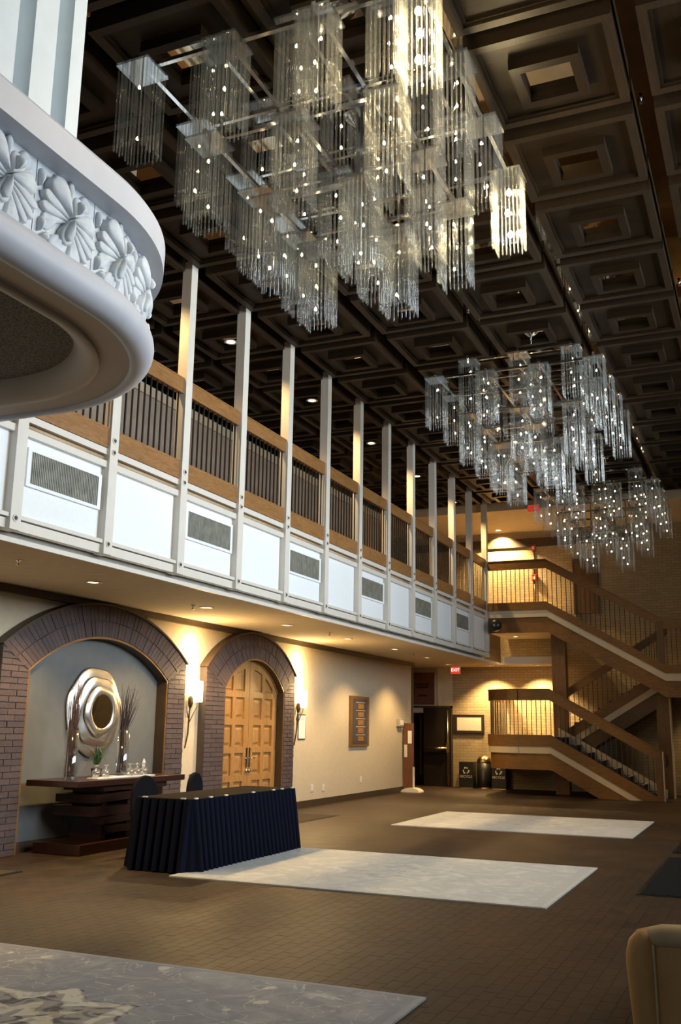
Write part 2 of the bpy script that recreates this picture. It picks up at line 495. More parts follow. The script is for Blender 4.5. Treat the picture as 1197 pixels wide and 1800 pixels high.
def inst(name, mesh, parent, loc=(0, 0, 0), rz=0):
    o = bpy.data.objects.new(name, mesh); COL.objects.link(o); o.parent = parent; o.location = loc
    if rz:
        o.rotation_euler = (0, 0, rz)
    return o
def copy_tree(o, parent=None):
    c = o.copy(); COL.objects.link(c); c.parent = parent
    for ch in list(o.children):
        copy_tree(ch, c)
    return c
def clipz(poly, z0):
    out = []
    for i in range(len(poly)):
        a, b = poly[i], poly[(i+1) % len(poly)]
        ina, inb = a[1] >= z0, b[1] >= z0
        if ina:
            out.append(a)
        if ina != inb:
            t = (z0-a[1])/(b[1]-a[1]); out.append((a[0]+t*(b[0]-a[0]), z0))
    return out
def text(body, size, mat, parent, loc, rot, name='lettering', depth=.002):
    c = bpy.data.curves.new(name, 'FONT'); c.body = body; c.size = size; c.extrude = depth; c.align_x = 'CENTER'; c.align_y = 'CENTER'
    t = bpy.data.objects.new(name+'_tmp', c); COL.objects.link(t)
    dg = bpy.context.evaluated_depsgraph_get()
    me = bpy.data.meshes.new_from_object(t.evaluated_get(dg))
    bpy.data.objects.remove(t)
    me.materials.clear(); me.materials.append(mat)
    o = bpy.data.objects.new(name, me); COL.objects.link(o); o.parent = parent
    o.location = Vector(loc)-(wloc(parent) if parent else Vector()); o.rotation_euler = rot
    return o

# ------------------------------------------------------------------ dimensions
DD, PY0 = 1.488762, 10.2237       # post spacing, first whole post
def post_y(k):
    return PY0+(k-1)*DD           # near edge of post k
WX = -2.10                        # left wall face
SOF = 3.30                        # soffit height
YB = 27.2                         # far wall
ZM, ZC = 7.72, 7.52               # mirror ceiling, coffer underside
XR = 10.42                        # right wall
YF = -4.0                         # wall behind the camera
UX = -3.1                         # upper corridor wall

# ================================================================== SETTING
def project(p):
    d = Vector(p)-Vector((CX, CY, CZ)); z = d.dot(fw)
    if z < .1:
        return None
    return (598.5+FPX*d.dot(r2)/z, 900-FPX*d.dot(u2)/z)
# ---- floor: brick paving, real bricks near the camera
BX0, BX1, BY0, BY1 = -2.0, 7.4, 5.0, 12.6
fl = MB()
fl.box(-5.2, XR, YF, BY0, -.1, 0).box(-5.2, XR, BY1, YB+.4, -.1, 0).box(-5.2, BX0, BY0, BY1, -.1, 0).box(BX1, XR, BY0, BY1, -.1, 0)
fl.box(BX0, BX1, BY0, BY1, -.1, -.0028)
floor = struct(fl.build('floor', M['floor']))
RUGS = [(.70, 4.64, 3.07, 6.06), (.62, 4.66, 9.42, 12.38), (.72, 4.61, 15.95, 19.05)]
bricks = []
r = 0
nrow = int(round((BX1-BX0)/.1))
for r in range(nrow):
    x = BX0+r*.1
    rown = math.floor((x+.05)/.1)
    off = 0 if rown % 2 else .1
    y = math.floor(BY0/.2)*.2-off
    while y < BY1:
        a, b = max(y, BY0), min(y+.2, BY1)
        if b-a > .03:
            cx_, cy_ = x+.05, (a+b)/2
            hid = any(q[0]+.12 < cx_ < q[1]-.12 and q[2]+.2 < cy_ < q[3]-.2 for q in RUGS)
            if not hid:
                pp = project((cx_, cy_, 0))
                vis = pp is not None and 0 < pp[0] < 1110 and 0 < pp[1] < 1800
                inrug = any(q[0] < cx_ < q[1] and q[2] < cy_ < q[3] for q in RUGS)
                bricks.append((0 if (vis and not inrug) else 1, (cx_-CX)**2+cy_**2, x, a, b))
        y += .2
bricks.sort()
def brick_geo(mb, x, a, b, z):
    g, c = .0004, .0014
    n = len(mb.v)
    mb.v += [(x+g, a+g, -.004), (x+.1-g, a+g, -.004), (x+.1-g, b-g, -.004), (x+g, b-g, -.004),
             (x+g+c, a+g+c, z), (x+.1-g-c, a+g+c, z), (x+.1-g-c, b-g-c, z), (x+g+c, b-g-c, z)]
    mb.f += [tuple(n+i for i in q) for q in ((4, 5, 6, 7), (0, 1, 5, 4), (1, 2, 6, 5), (2, 3, 7, 6), (3, 0, 4, 7))]
shared = {}
rest = MB()
for i, (vv, dist, x, a, b) in enumerate(bricks):
    z = random.uniform(-.0009, 0)
    if i < 300:
        key = round(b-a, 3)
        if key not in shared:
            t = MB(); brick_geo(t, 0, 0, b-a, 0); shared[key] = t.mesh('paving_brick', M['floor'])
        inst('paving_brick', shared[key], floor, (x, a, z))
    else:
        brick_geo(rest, x, a, b, z)
o = rest.build('paving_bricks', M['floor'], floor); o['kind'] = 'stuff'

# ---- ceiling: bronze mirror plane with hanging coffers
cl = MB().box(-5.2, XR, YF, YB+.3, ZM, ZM+.1)
ceiling = struct(cl.build('ceiling', M['bronze_mirror']))
h = DD/2
hw = h-.10                         # half width of a coffer
def frame_mb(o1, i1, z0, z1):
    m = MB()
    m.box(-o1, o1, -o1, -i1, z0, z1).box(-o1, o1, i1, o1, z0, z1).box(-o1, -i1, -i1, i1, z0, z1).box(i1, o1, -i1, i1, z0, z1)
    return m
mb = MB().box(-hw+.01, hw-.01, -hw+.01, hw-.01, .05, .199)
mb.v += []
coffer_mesh = mb.mesh('coffer', M['coffer'])
rim_mesh = frame_mb(hw, hw-.085, 0, .16).mesh('coffer_rim', M['coffer_edge'])
moul_mesh = frame_mb(hw-.085, hw-.12, .022, .06).mesh('coffer_moulding', M['coffer'])
boss_mesh = frame_mb(.315, .225, -.055, .06).mesh('centre_frame', M['coffer'])
pane_mesh = MB().box(-.225, .225, -.225, .225, .035, .052).mesh('mirror_pane', M['bronze_mirror'])
for k in range(-3, 11):
    for i in range(-2, 7):
        c = inst('coffer', coffer_mesh, ceiling, (i*DD+h, post_y(k)+.075+h, ZC))
        inst('coffer_rim', rim_mesh, c); inst('coffer_moulding', moul_mesh, c); inst('centre_frame', boss_mesh, c); inst('mirror_pane', pane_mesh, c)
# lowered ceiling over the stairs
lc = MB().prism([(25.32, 7.70), (25.32, 7.36), (YB, 7.12), (YB, 7.70)], 'X', -5.1, XR)
struct(lc.build('ceiling_rear', M['plaster_beige']))

# ---- walls
a1 = dict(y0=9.95, y1=13.15, zs=2.25, za=2.80, o0=9.45, o1=13.65, ozs=2.54, oza=3.24)
a2 = dict(y0=14.93, y1=17.22, zs=2.22, za=2.80, o0=14.30, o1=17.67, ozs=2.55, oza=3.24)
def arc(y0, y1, zs, za, n=24):
    a = (y1-y0)/2; hh = za-zs; R = (a*a+hh*hh)/(2*hh); th = math.asin(min(1, a/R)); cz = za-R; cy = (y0+y1)/2
    return [(cy+R*math.sin(-th+2*th*i/n), cz+R*math.cos(-th+2*th*i/n)) for i in range(n+1)]
wl = MB()
def wall_box(y0, y1, z0=0, z1=SOF):
    wl.box(WX-.40, WX, y0, y1, z0, z1)
wall_box(YF, a1['y0']); wall_box(a1['y1'], a2['y0']); wall_box(a2['y1'], 25.03)
for a in (a1, a2):
    pts = arc(a['y0'], a['y1'], a['zs'], a['za'])
    wl.prism(pts+[(a['y1'], SOF), (a['y0'], SOF)], 'X', WX-.40, WX)
wall_left = struct(wl.build('wall_left', M['plaster']))
struct(MB().box(WX-.40, WX-.05, a1['y0'], a1['y1'], 0, 2.82).build('wall_niche', M['niche']))
struct(MB().box(WX-2.2, WX-.44, 14.0, 18.0, 0, SOF).build('wall_behind_door', M['trim_dark']))
struct(MB().box(WX, WX+.07, YF, 25.06, SOF-.10, SOF).build('trim_1', M['trim_dark']))
struct(MB().box(WX-.02, WX+.04, 25.03, 25.08, 0, SOF-.10).build('trim_2', M['trim_dark']))
bb = MB().box(WX, WX+.025, 17.68, 25.03, 0, .13).box(WX-.05, WX-.02, 9.99, 13.11, 0, .12)
struct(bb.build('baseboard_left', M['trim_dark']))
# soffit under the balcony
sf = MB().box(-5.2, .02, YF, YB, SOF, SOF+.045)
sf.box(.02, 1.62, 26.15, YB, SOF, SOF+.045)
struct(sf.build('ceiling_lower', M['soffit']))
struct(MB().box(.02, .05, YF, 26.15, SOF-.006, SOF+.044).box(.05, 1.62, 26.12, 26.15, SOF-.006, SOF+.044).box(.13, 1.62, 26.15, 26.2, SOF+.05, SOF+.2).build('trim_3', M['cream']))
# recess behind the end of the left wall
wr = MB().box(-5.2, -5.1, 25.0, YB, 0, SOF)
struct(wr.build('wall_recess', M['plaster_beige']))
# far wall with doorway (opening x -3.2 .. -1.62)
DX0, DX1, DZ = -3.30, -1.62, 2.22
wb = MB().box(DX1, XR, YB, YB+.3, 0, ZM)
wb.box(-5.2, DX1, YB, YB+.3, SOF, ZM)
struct(wb.build('wall_back', M['tan_brick']))
wb = MB().box(-5.2, DX0, YB, YB+.3, 0, SOF).box(DX0, DX1, YB, YB+.3, DZ, SOF).box(DX1, DX1+.001, YB, YB+.001, 0, .001)
wb.box(-2.06, -2.0, YB-.03, YB, DZ+.02, SOF)
struct(wb.build('wall_back_left', M['plaster_beige']))
struct(MB().box(-5.2, -1, YB+2.2, YB+2.3, 0, SOF).box(-5.2, -5.1, YB+.3, YB+2.2, 0, SOF).box(-1.1, -1, YB+.3, YB+2.2, 0, SOF).box(-5.2, -1, YB+.3, YB+2.3, SOF-.4, SOF-.3).build('wall_corridor', M['upper_wall']))
struct(MB().box(-5.2, -1, YB+.3, YB+2.3, -.1, 0).build('floor_corridor', M['mat_dark']))
struct(MB().box(-3.0, 4.0, YB-.05, YB, 6.67, 6.92).build('trim_4', M['trim_dark']))
# upper corridor wall and floor slab
struct(MB().box(UX-.1, UX, YF, 25.2, 4.7, 7.48).build('wall_upper', M['upper_wall']))
struct(MB().box(UX, UX+.04, YF, 25.2, 7.30, 7.48).build('trim_5', M['plaster_beige']))
struct(MB().box(-5.2, -.20, YF, YB, SOF+.045, 4.70).build('floor_upper', M['trim_dark']))
# right wall with tall windows, wall behind the camera
wrr = MB()
edges = [YF]
for y in WIN_Y:
    edges += [y-WIN_W/2, y+WIN_W/2]
edges.append(YB+.3)
for i in range(0, len(edges), 2):
    wrr.box(XR, XR+.25, edges[i], edges[i+1], 0, ZM)
for y in WIN_Y:
    wrr.box(XR, XR+.25, y-WIN_W/2, y+WIN_W/2, 0, WIN_Z0).box(XR, XR+.25, y-WIN_W/2, y+WIN_W/2, WIN_Z1, ZM)
struct(wrr.build('wall_right', M['right_wall']))
struct(MB().box(-5.2, FILL_X0, YF-.2, YF, 0, ZM).box(FILL_X1, XR+.25, YF-.2, YF, 0, ZM).box(FILL_X0, FILL_X1, YF-.2, YF, FILL_Z1, ZM).box(FILL_X0, FILL_X1, YF-.2, YF, 0, .08).build('wall_front', M['right_wall']))
wd = sroot('window_%d' % (len(WIN_Y)+1), ((FILL_X0+FILL_X1)/2, YF-.1, .08))  # unseen glazing added for the fill light to shine through
for q in range(5):
    x = FILL_X0+(FILL_X1-FILL_X0)*q/4
    MB().box(x-.03, x+.03, YF-.14, YF-.06, .08, FILL_Z1).build('mullion', M['black_metal'], wd)
    if q < 4:
        MB().box(x+.03, x+(FILL_X1-FILL_X0)/4-.03, YF-.105, YF-.095, .08, FILL_Z1).build('pane', M['window_glass'], wd)
struct(MB().box(-5.3, -5.2, YF, YB, 0, ZM).build('wall_far_left', M['upper_wall']))
for n, y in enumerate(WIN_Y):
    wd = sroot('window_%d' % (n+1), (XR+.1, y, WIN_Z0))
    f = MB()
    y0, y1 = y-WIN_W/2, y+WIN_W/2
    f.box(XR+.05, XR+.15, y0, y0+.07, WIN_Z0, WIN_Z1).box(XR+.05, XR+.15, y1-.07, y1, WIN_Z0, WIN_Z1).box(XR+.05, XR+.15, y0, y1, WIN_Z0, WIN_Z0+.07).box(XR+.05, XR+.15, y0, y1, WIN_Z1-.07, WIN_Z1)
    f.build('window_frame', M['black_metal'], wd)
    for t in (1/3, 2/3):
        MB().box(XR+.06, XR+.14, y0+WIN_W*t-.03, y0+WIN_W*t+.03, WIN_Z0+.07, WIN_Z1-.07).build('mullion', M['black_metal'], wd)
    for t in range(3):
        MB().box(XR+.095, XR+.105, y0+WIN_W*t/3+.03, y0+WIN_W*(t+1)/3-.03, WIN_Z0+.07, WIN_Z1-.07).build('pane', M['window_glass'], wd)

# ================================================================== BRICK ARCHES
def brick_arch(a, label):
    root = thing('brick_arch', label, 'arch', (WX, (a['y0']+a['y1'])/2, 0))
    xb, xf = WX+.001, WX+.14
    inn = arc(a['y0'], a['y1'], a['zs'], a['za'], 48)
    out = arc(a['o0'], a['o1'], a['ozs'], a['oza'], 48)
    mo = MB()
    mo.prism(inn+out[::-1], 'X', xb, xf-.012)
    for p0, p1, q0, q1 in ((a['o0'], a['y0'], a['ozs'], a['zs']), (a['y1'], a['o1'], a['zs'], a['ozs'])):
        mo.prism([(p0, 0), (p1, 0), (p1, q1), (p0, q0)], 'X', xb, xf-.012)
    mo.build('mortar_bed', M['mortar'], root)
    def brick(q):                 # q: 4 (y,z) corners
        cy = sum(p[0] for p in q)/4; cz = sum(p[1] for p in q)/4
        g = .005
        qq = []
        for y, z in q:
            qq.append((y+(g if y < cy else -g), z+(g if z < cz else -g)))
        d = xf+random.uniform(-.004, .004)
        MB().prism(qq, 'X', xb+.05, d).build('brick', M['arch_brick'], root)
    # two rings of voussoirs
    def arc_at(f, t):
        n = len(inn)-1; u = t*n; i = min(int(u), n-1); e = u-i
        A = (inn[i][0]*(1-e)+inn[i+1][0]*e, inn[i][1]*(1-e)+inn[i+1][1]*e)
        B = (out[i][0]*(1-e)+out[i+1][0]*e, out[i][1]*(1-e)+out[i+1][1]*e)
        return (A[0]*(1-f)+B[0]*f, A[1]*(1-f)+B[1]*f)
    nv = int((a['o1']-a['o0'])/.086)
    for ring, (f0, f1) in enumerate(((0, .5), (.5, 1))):
        for i in range(nv):
            t0, t1 = i/nv, (i+1)/nv
            q = [arc_at(f0, t0), arc_at(f0, t1), arc_at(f1, t1), arc_at(f1, t0)]
            cy = sum(p[0] for p in q)/4; cz = sum(p[1] for p in q)/4
            q = [(y+(cy-y)*.09, z+(cz-z)*.05) for y, z in q]
            d = xf+random.uniform(-.004, .004)
            MB().prism(q, 'X', xb+.05, d).build('brick', M['arch_brick'], root)
    # pillars
    for p0, p1, q0, q1 in ((a['o0'], a['y0'], a['ozs'], a['zs']), (a['y1'], a['o1'], a['zs'], a['ozs'])):
        ch = .0765
        n = int(max(q0, q1)/ch)+1
        wdt = p1-p0
        for c in range(n):
            z0, z1 = c*ch, (c+1)*ch
            cuts = [p0, p0+wdt*.62, p1] if c % 2 else [p0, p0+wdt*.36, p1]
            for s in range(2):
                ya, yb = cuts[s], cuts[s+1]
                la = q0+(q1-q0)*(ya-p0)/wdt; lb = q0+(q1-q0)*(yb-p0)/wdt
                za, zb2 = min(z1, la), min(z1, lb)
                if za-z0 < .015 and zb2-z0 < .015:
                    continue
                za, zb2 = max(za, z0+.012), max(zb2, z0+.012)
                brick([(ya, z0), (yb, z0), (yb, zb2), (ya, za)])
    # side face strip of wood at the outer edge and inner lining
    o2 = arc(a['o0']-.03, a['o1']+.03, a['ozs']+.01, a['oza']+.035, 48)
    MB().prism(out+o2[::-1], 'X', xb, xf+.03).build('outer_trim', M['trim_dark'], root)
    i2 = arc(a['y0']+.03, a['y1']-.03, a['zs']+.0, a['za']-.03, 48)
    MB().prism(inn+i2[::-1], 'X', WX-.05, xf-.02).build('inner_lining', M['trim_dark'], root)
    for s, (y0, y1) in enumerate(((a['y0'], a['y0']+.03), (a['y1']-.03, a['y1']))):
        MB().box(WX-.05, xf-.02, y0, y1, 0, a['zs']).build('jamb_lining', M['trim_dark'], root)
        MB().box(xf-.02, xf-.005, y0, y1, 0, a['zs']).build('jamb_edge', M['oak_z'], root)
    MB().prism(inn+i2[::-1], 'X', xf-.02, xf-.005).build('arch_edge', M['oak_y'], root)
    return root
brick_arch(a1, 'wide purple brown brick arch round the grey niche')
brick_arch(a2, 'narrower purple brown brick arch round the oak double door')

# ================================================================== BALCONY FRONT
bal = thing('balcony', 'cream balcony front of tall posts, white panels and vents along the hall', 'balcony', (-.1, 14, SOF+.045))
K0, K1 = -3, 11
PW, PD = .15, .14                 # post width along the hall, depth
pm = MB().box(-PD, 0, 0, PW, 3.44, 7.665)
post_mesh = pm.mesh('post', M['cream'])
bolt_mesh = MB().lathe([(.0001, .0), (.036, .0), (.036, .008), (.022, .010), (.022, .004), (.0001, .004)], (0, 0, 0), 14, 'X').mesh('bolt', M['bolt'])
hole_mesh = MB().lathe([(.0001, .0), (.021, .0), (.018, .016), (.0001, .016)], (0, 0, 0), 12, 'X').mesh('bolt_head', M['bolt_hole'])
base = Vector(bal.location)
for k in range(K0, K1+1):
    p = inst('post', post_mesh, bal, Vector((0, post_y(k), 0))-base)
    for z in (4.755, 4.615, 3.555):
        b = inst('bolt', bolt_mesh, p, (0, PW*.45, z)); inst('bolt_head', hole_mesh, p, (.001, PW*.45, z))
def seg_mesh(name, x0, x1, z0, z1, mat, y0=PW, y1=DD):
    return MB().box(x0, x1, y0, y1, z0, z1).mesh(name, mat)
panel_mesh = seg_mesh('panel', -.16, -.09, 3.58, 4.43, M['panel'], PW-.0, DD-.03)
stile_mesh = seg_mesh('panel_edge', -.17, -.10, 3.58, 4.43, M['cream'], DD-.03, DD)
b1_mesh = seg_mesh('upper_beam', -.13, -.045, 4.582, 4.655, M['cream'])
b2_mesh = seg_mesh('middle_beam', -.13, -.035, 4.43, 4.505, M['cream'])
rod_mesh = MB().tube([(-.10, PW, 4.543), (-.10, DD, 4.543)], .028, 10).mesh('tube_rail', M['cream_rod'], True)
ledge_mesh = seg_mesh('ledge', -.13, -.02, 3.56, 3.60, M['cream'])
low_mesh = seg_mesh('lower_band', -.14, -.055, 3.45, 3.55, M['cream'])
back_mesh = seg_mesh('backing', -.20, -.165, 3.35, 4.66, M['cream'], 0, DD)
vent_frame = MB()
vent_frame.box(-.09, -.062, .245, .30, 3.93, 4.335).box(-.09, -.062, 1.40, 1.455, 3.93, 4.335).box(-.09, -.062, .30, 1.40, 4.30, 4.335).box(-.09, -.062, .30, 1.40, 3.93, 3.965)
vframe_mesh = vent_frame.mesh('vent_frame', M['panel'])
vback_mesh = MB().box(-.095, -.0875, .30, 1.40, 3.965, 4.30).mesh('vent_back', M['vent_dark'])
slat_mesh = MB().box(-.0875, -.070, 0, .019, 3.965, 4.30).mesh('vent_slat', M['vent'])
for k in range(K0, K1):
    L = Vector((0, post_y(k), 0))-base
    for nm, me in (('backing', back_mesh), ('upper_beam', b1_mesh), ('middle_beam', b2_mesh), ('tube_rail', rod_mesh), ('ledge', ledge_mesh), ('lower_band', low_mesh), ('panel_edge', stile_mesh)):
        inst(nm, me, bal, L)
    p = inst('panel', panel_mesh, bal, L)
    if k % 2:
        v = inst('vent', vframe_mesh, bal, L)
        inst('vent_back', vback_mesh, v)
        for s in range(40):
            inst('vent_slat', slat_mesh, v, (0, .305+s*.02735, 0))
MB().box(-.20, -.165, post_y(K0), 25.3, 3.345, 3.46).build('reveal', M['cream'], bal)

rail = thing('balcony_railing', 'long oak balcony railing with thin black balusters between the cream posts', 'railing', (-.08, 14, 4.67))
rb = Vector(rail.location)
top_mesh = MB().box(-.11, -.035, PW, DD, 5.80, 5.99).mesh('top_rail', M['oak_y'])
bot_mesh = MB().box(-.11, -.035, PW, DD, 4.66, 4.90).mesh('bottom_rail', M['oak_y'])
cap_mesh = MB().box(-.15, -.03, PW, DD, 5.99, 6.01).mesh('rail_cap', M['oak_y'])
bar_mesh = MB().box(-.009, .009, -.009, .009, 0, .90).mesh('baluster', M['black_metal'])
for k in range(K0, K1):
    L = Vector((0, post_y(k), 0))-rb
    inst('top_rail', top_mesh, rail, L); inst('bottom_rail', bot_mesh, rail, L); inst('rail_cap', cap_mesh, rail, L)
    for s in range(11):
        inst('baluster', bar_mesh, rail, L+Vector((-.075, PW+.06+s*(DD-PW-.12)/10, 4.90)))

# ================================================================== CURVED BOX BALCONY (upper left)
box = thing('box_balcony', 'white curved box balcony with carved flower panels at upper left', 'balcony', (1.4, 3.5, 4.2))
XE, YE, RC = 2.94, 6.50, 1.75
def outline(inset=0.0, y_start=-1.5, x_end=.02, n=28):
    r_ = RC-inset
    pts = [(XE-inset, y_start+(YE-RC-y_start)*i/10) for i in range(10)]
    pts += [(XE-RC+r_*math.cos(t), YE-RC+r_*math.sin(t)) for t in [math.pi/2*i/n for i in range(n+1)]]
    pts += [(XE-RC+(x_end-XE+RC)*i/8, YE-inset) for i in range(1, 9)]
    return pts
path = outline()
# profile rings are given as (offset to the left of the walking direction = inward, z)
def rnd(c0, z0, r, a0, a1, n):
    return [(c0+r*math.cos(math.radians(a0+(a1-a0)*i/n)), z0+r*math.sin(math.radians(a0+(a1-a0)*i/n))) for i in range(n+1)]
bull = rnd(.13, 4.325, .125, 90, 270, 12)           # bullnose facing outwards
prof = bull+[(.16, 4.20), (.18, 4.215), (.18, 4.45)]
MB().sweep(path, prof).build('lower_bullnose', M['box_white'], box, True)
MB().sweep(path, [(.18, 4.222), (.42, 4.24), (.42, 4.45), (.18, 4.45)]).build('soffit_ring', M['box_warm_lit'], box)
prof = [(.40, 4.235)]+[(.40+.20*math.sin(math.radians(t)), 4.205+.0+.19*(1-math.cos(math.radians(t)))) for t in range(0, 91, 15)]+[(.60, 4.55), (.40, 4.55)]
MB().sweep(path, prof).build('inner_cove', M['box_warm_lit'], box, True)
pin = outline(.58)
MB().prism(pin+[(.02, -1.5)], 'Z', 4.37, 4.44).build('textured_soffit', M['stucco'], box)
MB().sweep(path, [(.14, 4.44), (.28, 4.44), (.28, 5.0), (.14, 5.0)]).build('drum_wall', M['relief_white'], box)
MB().sweep(path, [(-.03, 4.945), (-.035, 5.13), (-.01, 5.165), (.40, 5.17), (.40, 4.945)]).build('cap_rail', M['box_white'], box)
MB().prism(outline(.24)+[(.02, -1.5)], 'Z', 4.46, 4.60).build('deck', M['box_white'], box)
# carved relief panels, each 0.56 m long, along the outline
lens = [0.0]
for i in range(1, len(path)):
    lens.append(lens[-1]+math.dist(path[i], path[i-1]))
def at_len(s):
    for i in range(1, len(path)):
        if lens[i] >= s:
            e = (s-lens[i-1])/(lens[i]-lens[i-1]); a, b = Vector(path[i-1]), Vector(path[i])
            p = a.lerp(b, e)
            d0 = (Vector(path[i])-Vector(path[i-1])).normalized()
            return p, Vector((d0.y, -d0.x))         # point and outward normal
    return Vector(path[-1]), Vector((0, 1))
PETALS = [  # start x, y, direction (deg), length, half width, rim height, dome, ribs
    (-.02, .00, 128, .245, .105, .060, .030, 0), (-.02, -.02, 158, .235, .050, .046, .012, 0), (-.02, -.03, 176, .225, .045, .034, .012, 0), (-.02, -.04, 194, .20, .042, .022, .010, 0),
    (.02, .01, 62, .165, .080, .050, .020, 0), (.035, .03, 62, .115, .046, .074, .030, 0),
    (.02, -.01, 14, .235, .088, .046, .026, 5), (.02, -.03, -14, .255, .040, .050, .010, 0), (.02, -.04, -28, .265, .036, .040, .010, 0), (.02, -.045, -41, .255, .034, .030, .010, 0), (.015, -.05, -53, .235, .032, .020, .010, 0),
    (.0, -.02, -97, .175, .066, .045, .016, 0), (.0, -.03, -97, .145, .040, .068, .022, 0),
    (-.03, -.12, -110, .155, .105, .014, .016, 3), (.06, -.13, -70, .16, .085, .012, .016, 3), (-.09, -.07, -150, .14, .055, .016, .014, 0),
    (-.235, -.20, 72, .115, .034, .020, .022, 0), (-.215, -.215, 20, .085, .028, .018, .018, 0),
    (.0, .09, 84, .165, .030, .034, .012, 0), (.07, .10, 38, .19, .075, .016, .020, 3), (-.15, .13, 62, .125, .040, .018, .020, 0), (-.255, .09, 78, .13, .034, .018, .018, 0)]
def petal_points(P, place):
    x0, y0, deg, L, W, rim, dome, ribs = P
    a = math.radians(deg); c, s_ = math.cos(a), math.sin(a)
    m = MB(); NT, NQ = 12, 8
    def pt(t, q, hgt):
        w_ = W*(max(0.0, math.sin(math.pi*t**1.25))**.55)*(.30+.70*t)+.002
        lx, ly = L*t, w_*q*(1+.10*math.sin(t*17)*(.3 if ribs else .15))
        return place(x0+lx*c-ly*s_, y0+lx*s_+ly*c, hgt)
    def top(u, v):
        q = v*2-1
        hgt = rim+dome*(1-q*q)*math.sin(math.pi*min(1, .15+u*.8))-.010*u*u
        if ribs:
            hgt += .005*math.cos(q*math.pi*ribs)*math.sin(math.pi*u)
        return pt(u, q, max(hgt, .006))
    m.grid(top, NT, NQ)
    n0 = len(m.v)
    # rim down to the wall
    ring_i = [i_*(NQ+1) for i_ in range(NT+1)]+[NT*(NQ+1)+j_ for j_ in range(1, NQ+1)]+[i_*(NQ+1)+NQ for i_ in range(NT-1, -1, -1)]+[j_ for j_ in range(NQ-1, 0, -1)]
    uv = [(i_/NT, 0) for i_ in range(NT+1)]+[(1, j_/NQ) for j_ in range(1, NQ+1)]+[(i_/NT, 1) for i_ in range(NT-1, -1, -1)]+[(0, j_/NQ) for j_ in range(NQ-1, 0, -1)]
    for u, v in uv:
        m.v.append(tuple(pt(u, (v*2-1)*.96, -.02)))
    k = len(ring_i)
    for i_ in range(k):
        j_ = (i_+1) % k
        m.f.append((ring_i[i_], ring_i[j_], n0+j_, n0+i_))
    return m
s0 = .05
npan = int((lens[-1]-s0)/.56)
for k in range(npan):
    sa = s0+k*.56
    mid = at_len(sa+.28)[0]
    if mid.y < .8 or mid.x < .3:
        continue
    def place(x, y, hgt, sa=sa):
        p, n = at_len(sa+.28+x)
        return (p.x+n.x*(-.125+hgt*1.15), p.y+n.y*(-.125+hgt*1.15), 4.695+y)
    pm_ = MB()
    pm_.grid(lambda i, j: place(-.277+.554*i, -.262+.524*j, .001*math.sin(j*9)), 12, 4)
    fpn = pm_.build('flower_panel', M['relief_white'], box, True)
    for P in PETALS:
        petal_points(P, place).build('petal', M['relief_white'], fpn, True)
# fluted wall standing on the box
fl_ = MB()
fp = []
y = -1.4
while y < 4.3:
    fp += [(2.80, y), (2.80, y+.20), (2.70, y+.235), (2.70, y+.305), (2.80, y+.34)]
    y += .34
ylast = fp[-1][1]
fp = [p for p in fp]+[(2.80, 4.50), (2.25, 4.50), (2.25, -1.4)]
fl_.prism(fp, 'Z', 4.60, ZC-.1)
tag(fl_.build('fluted_screen', M['screen_white']), 'white fluted screen rising behind the box balcony rail', 'screen')

# ================================================================== STAIRCASE
st = thing('staircase', 'oak and cream scissor staircase with thin balusters at the far end', 'staircase', (2.5, 25.5, 0))
def band(poly, o0, o1, y0, y1, name, mat):
    """poly: rail-top polyline in x,z; the band lies o0..o1 below it"""
    pts = [(x, z-o0) for x, z in poly]+[(x, z-o1) for x, z in poly[::-1]]
    pts = clipz(pts, 0.002)
    return MB().prism(pts, 'Y', y0, y1).build(name, mat, st)
def zline(poly, x):
    for (xa, za), (xb, zb_) in zip(poly, poly[1:]):
        if xa <= x <= xb:
            return za+(zb_-za)*(x-xa)/(xb-xa)
    return poly[-1][1]
bal_cache = {}
def balusters(poly, x0, x1, y, top, bot, step=.118):
    n = int((x1-x0)/step)
    for i in range(n+1):
        x = x0+(x1-x0)*i/n
        zt = zline(poly, x)-top; zb_ = max(.02, zline(poly, x)-bot)
        key = round(zt-zb_, 2)
        if key not in bal_cache:
            bal_cache[key] = MB().box(-.008, .008, -.008, .008, 0, key+.02).mesh('baluster', M['bronze_metal'])
        inst('baluster', bal_cache[key], st, Vector((x, y, zb_-.01))-Vector(st.location))
UP = [(.02, 5.93), (1.55, 5.93), (4.40, 4.28), (6.2, 4.28)]
UY = 25.12
band(UP, 0, .22, UY, UY+.09, 'hand_rail', M['oak_x'])
band(UP, -.02, .0, UY-.02, UY+.11, 'rail_cap', M['oak_x'])
band(UP, 1.10, 1.31, UY-.03, UY+.09, 'string_board', M['oak_x'])
band(UP, 1.31, 1.49, UY-.01, UY+.09, 'cream_string', M['cream_stair'])
band(UP, 1.49, 1.88, UY+.02, UY+.14, 'lower_board', M['oak_x'])
balusters(UP, .15, 6.0, UY+.045, .22, 1.10)
MB().box(4.24, 4.395, UY-.006, UY+.106, 3.10, 4.25).build('newel_post', M['dark_oak_z'], st)
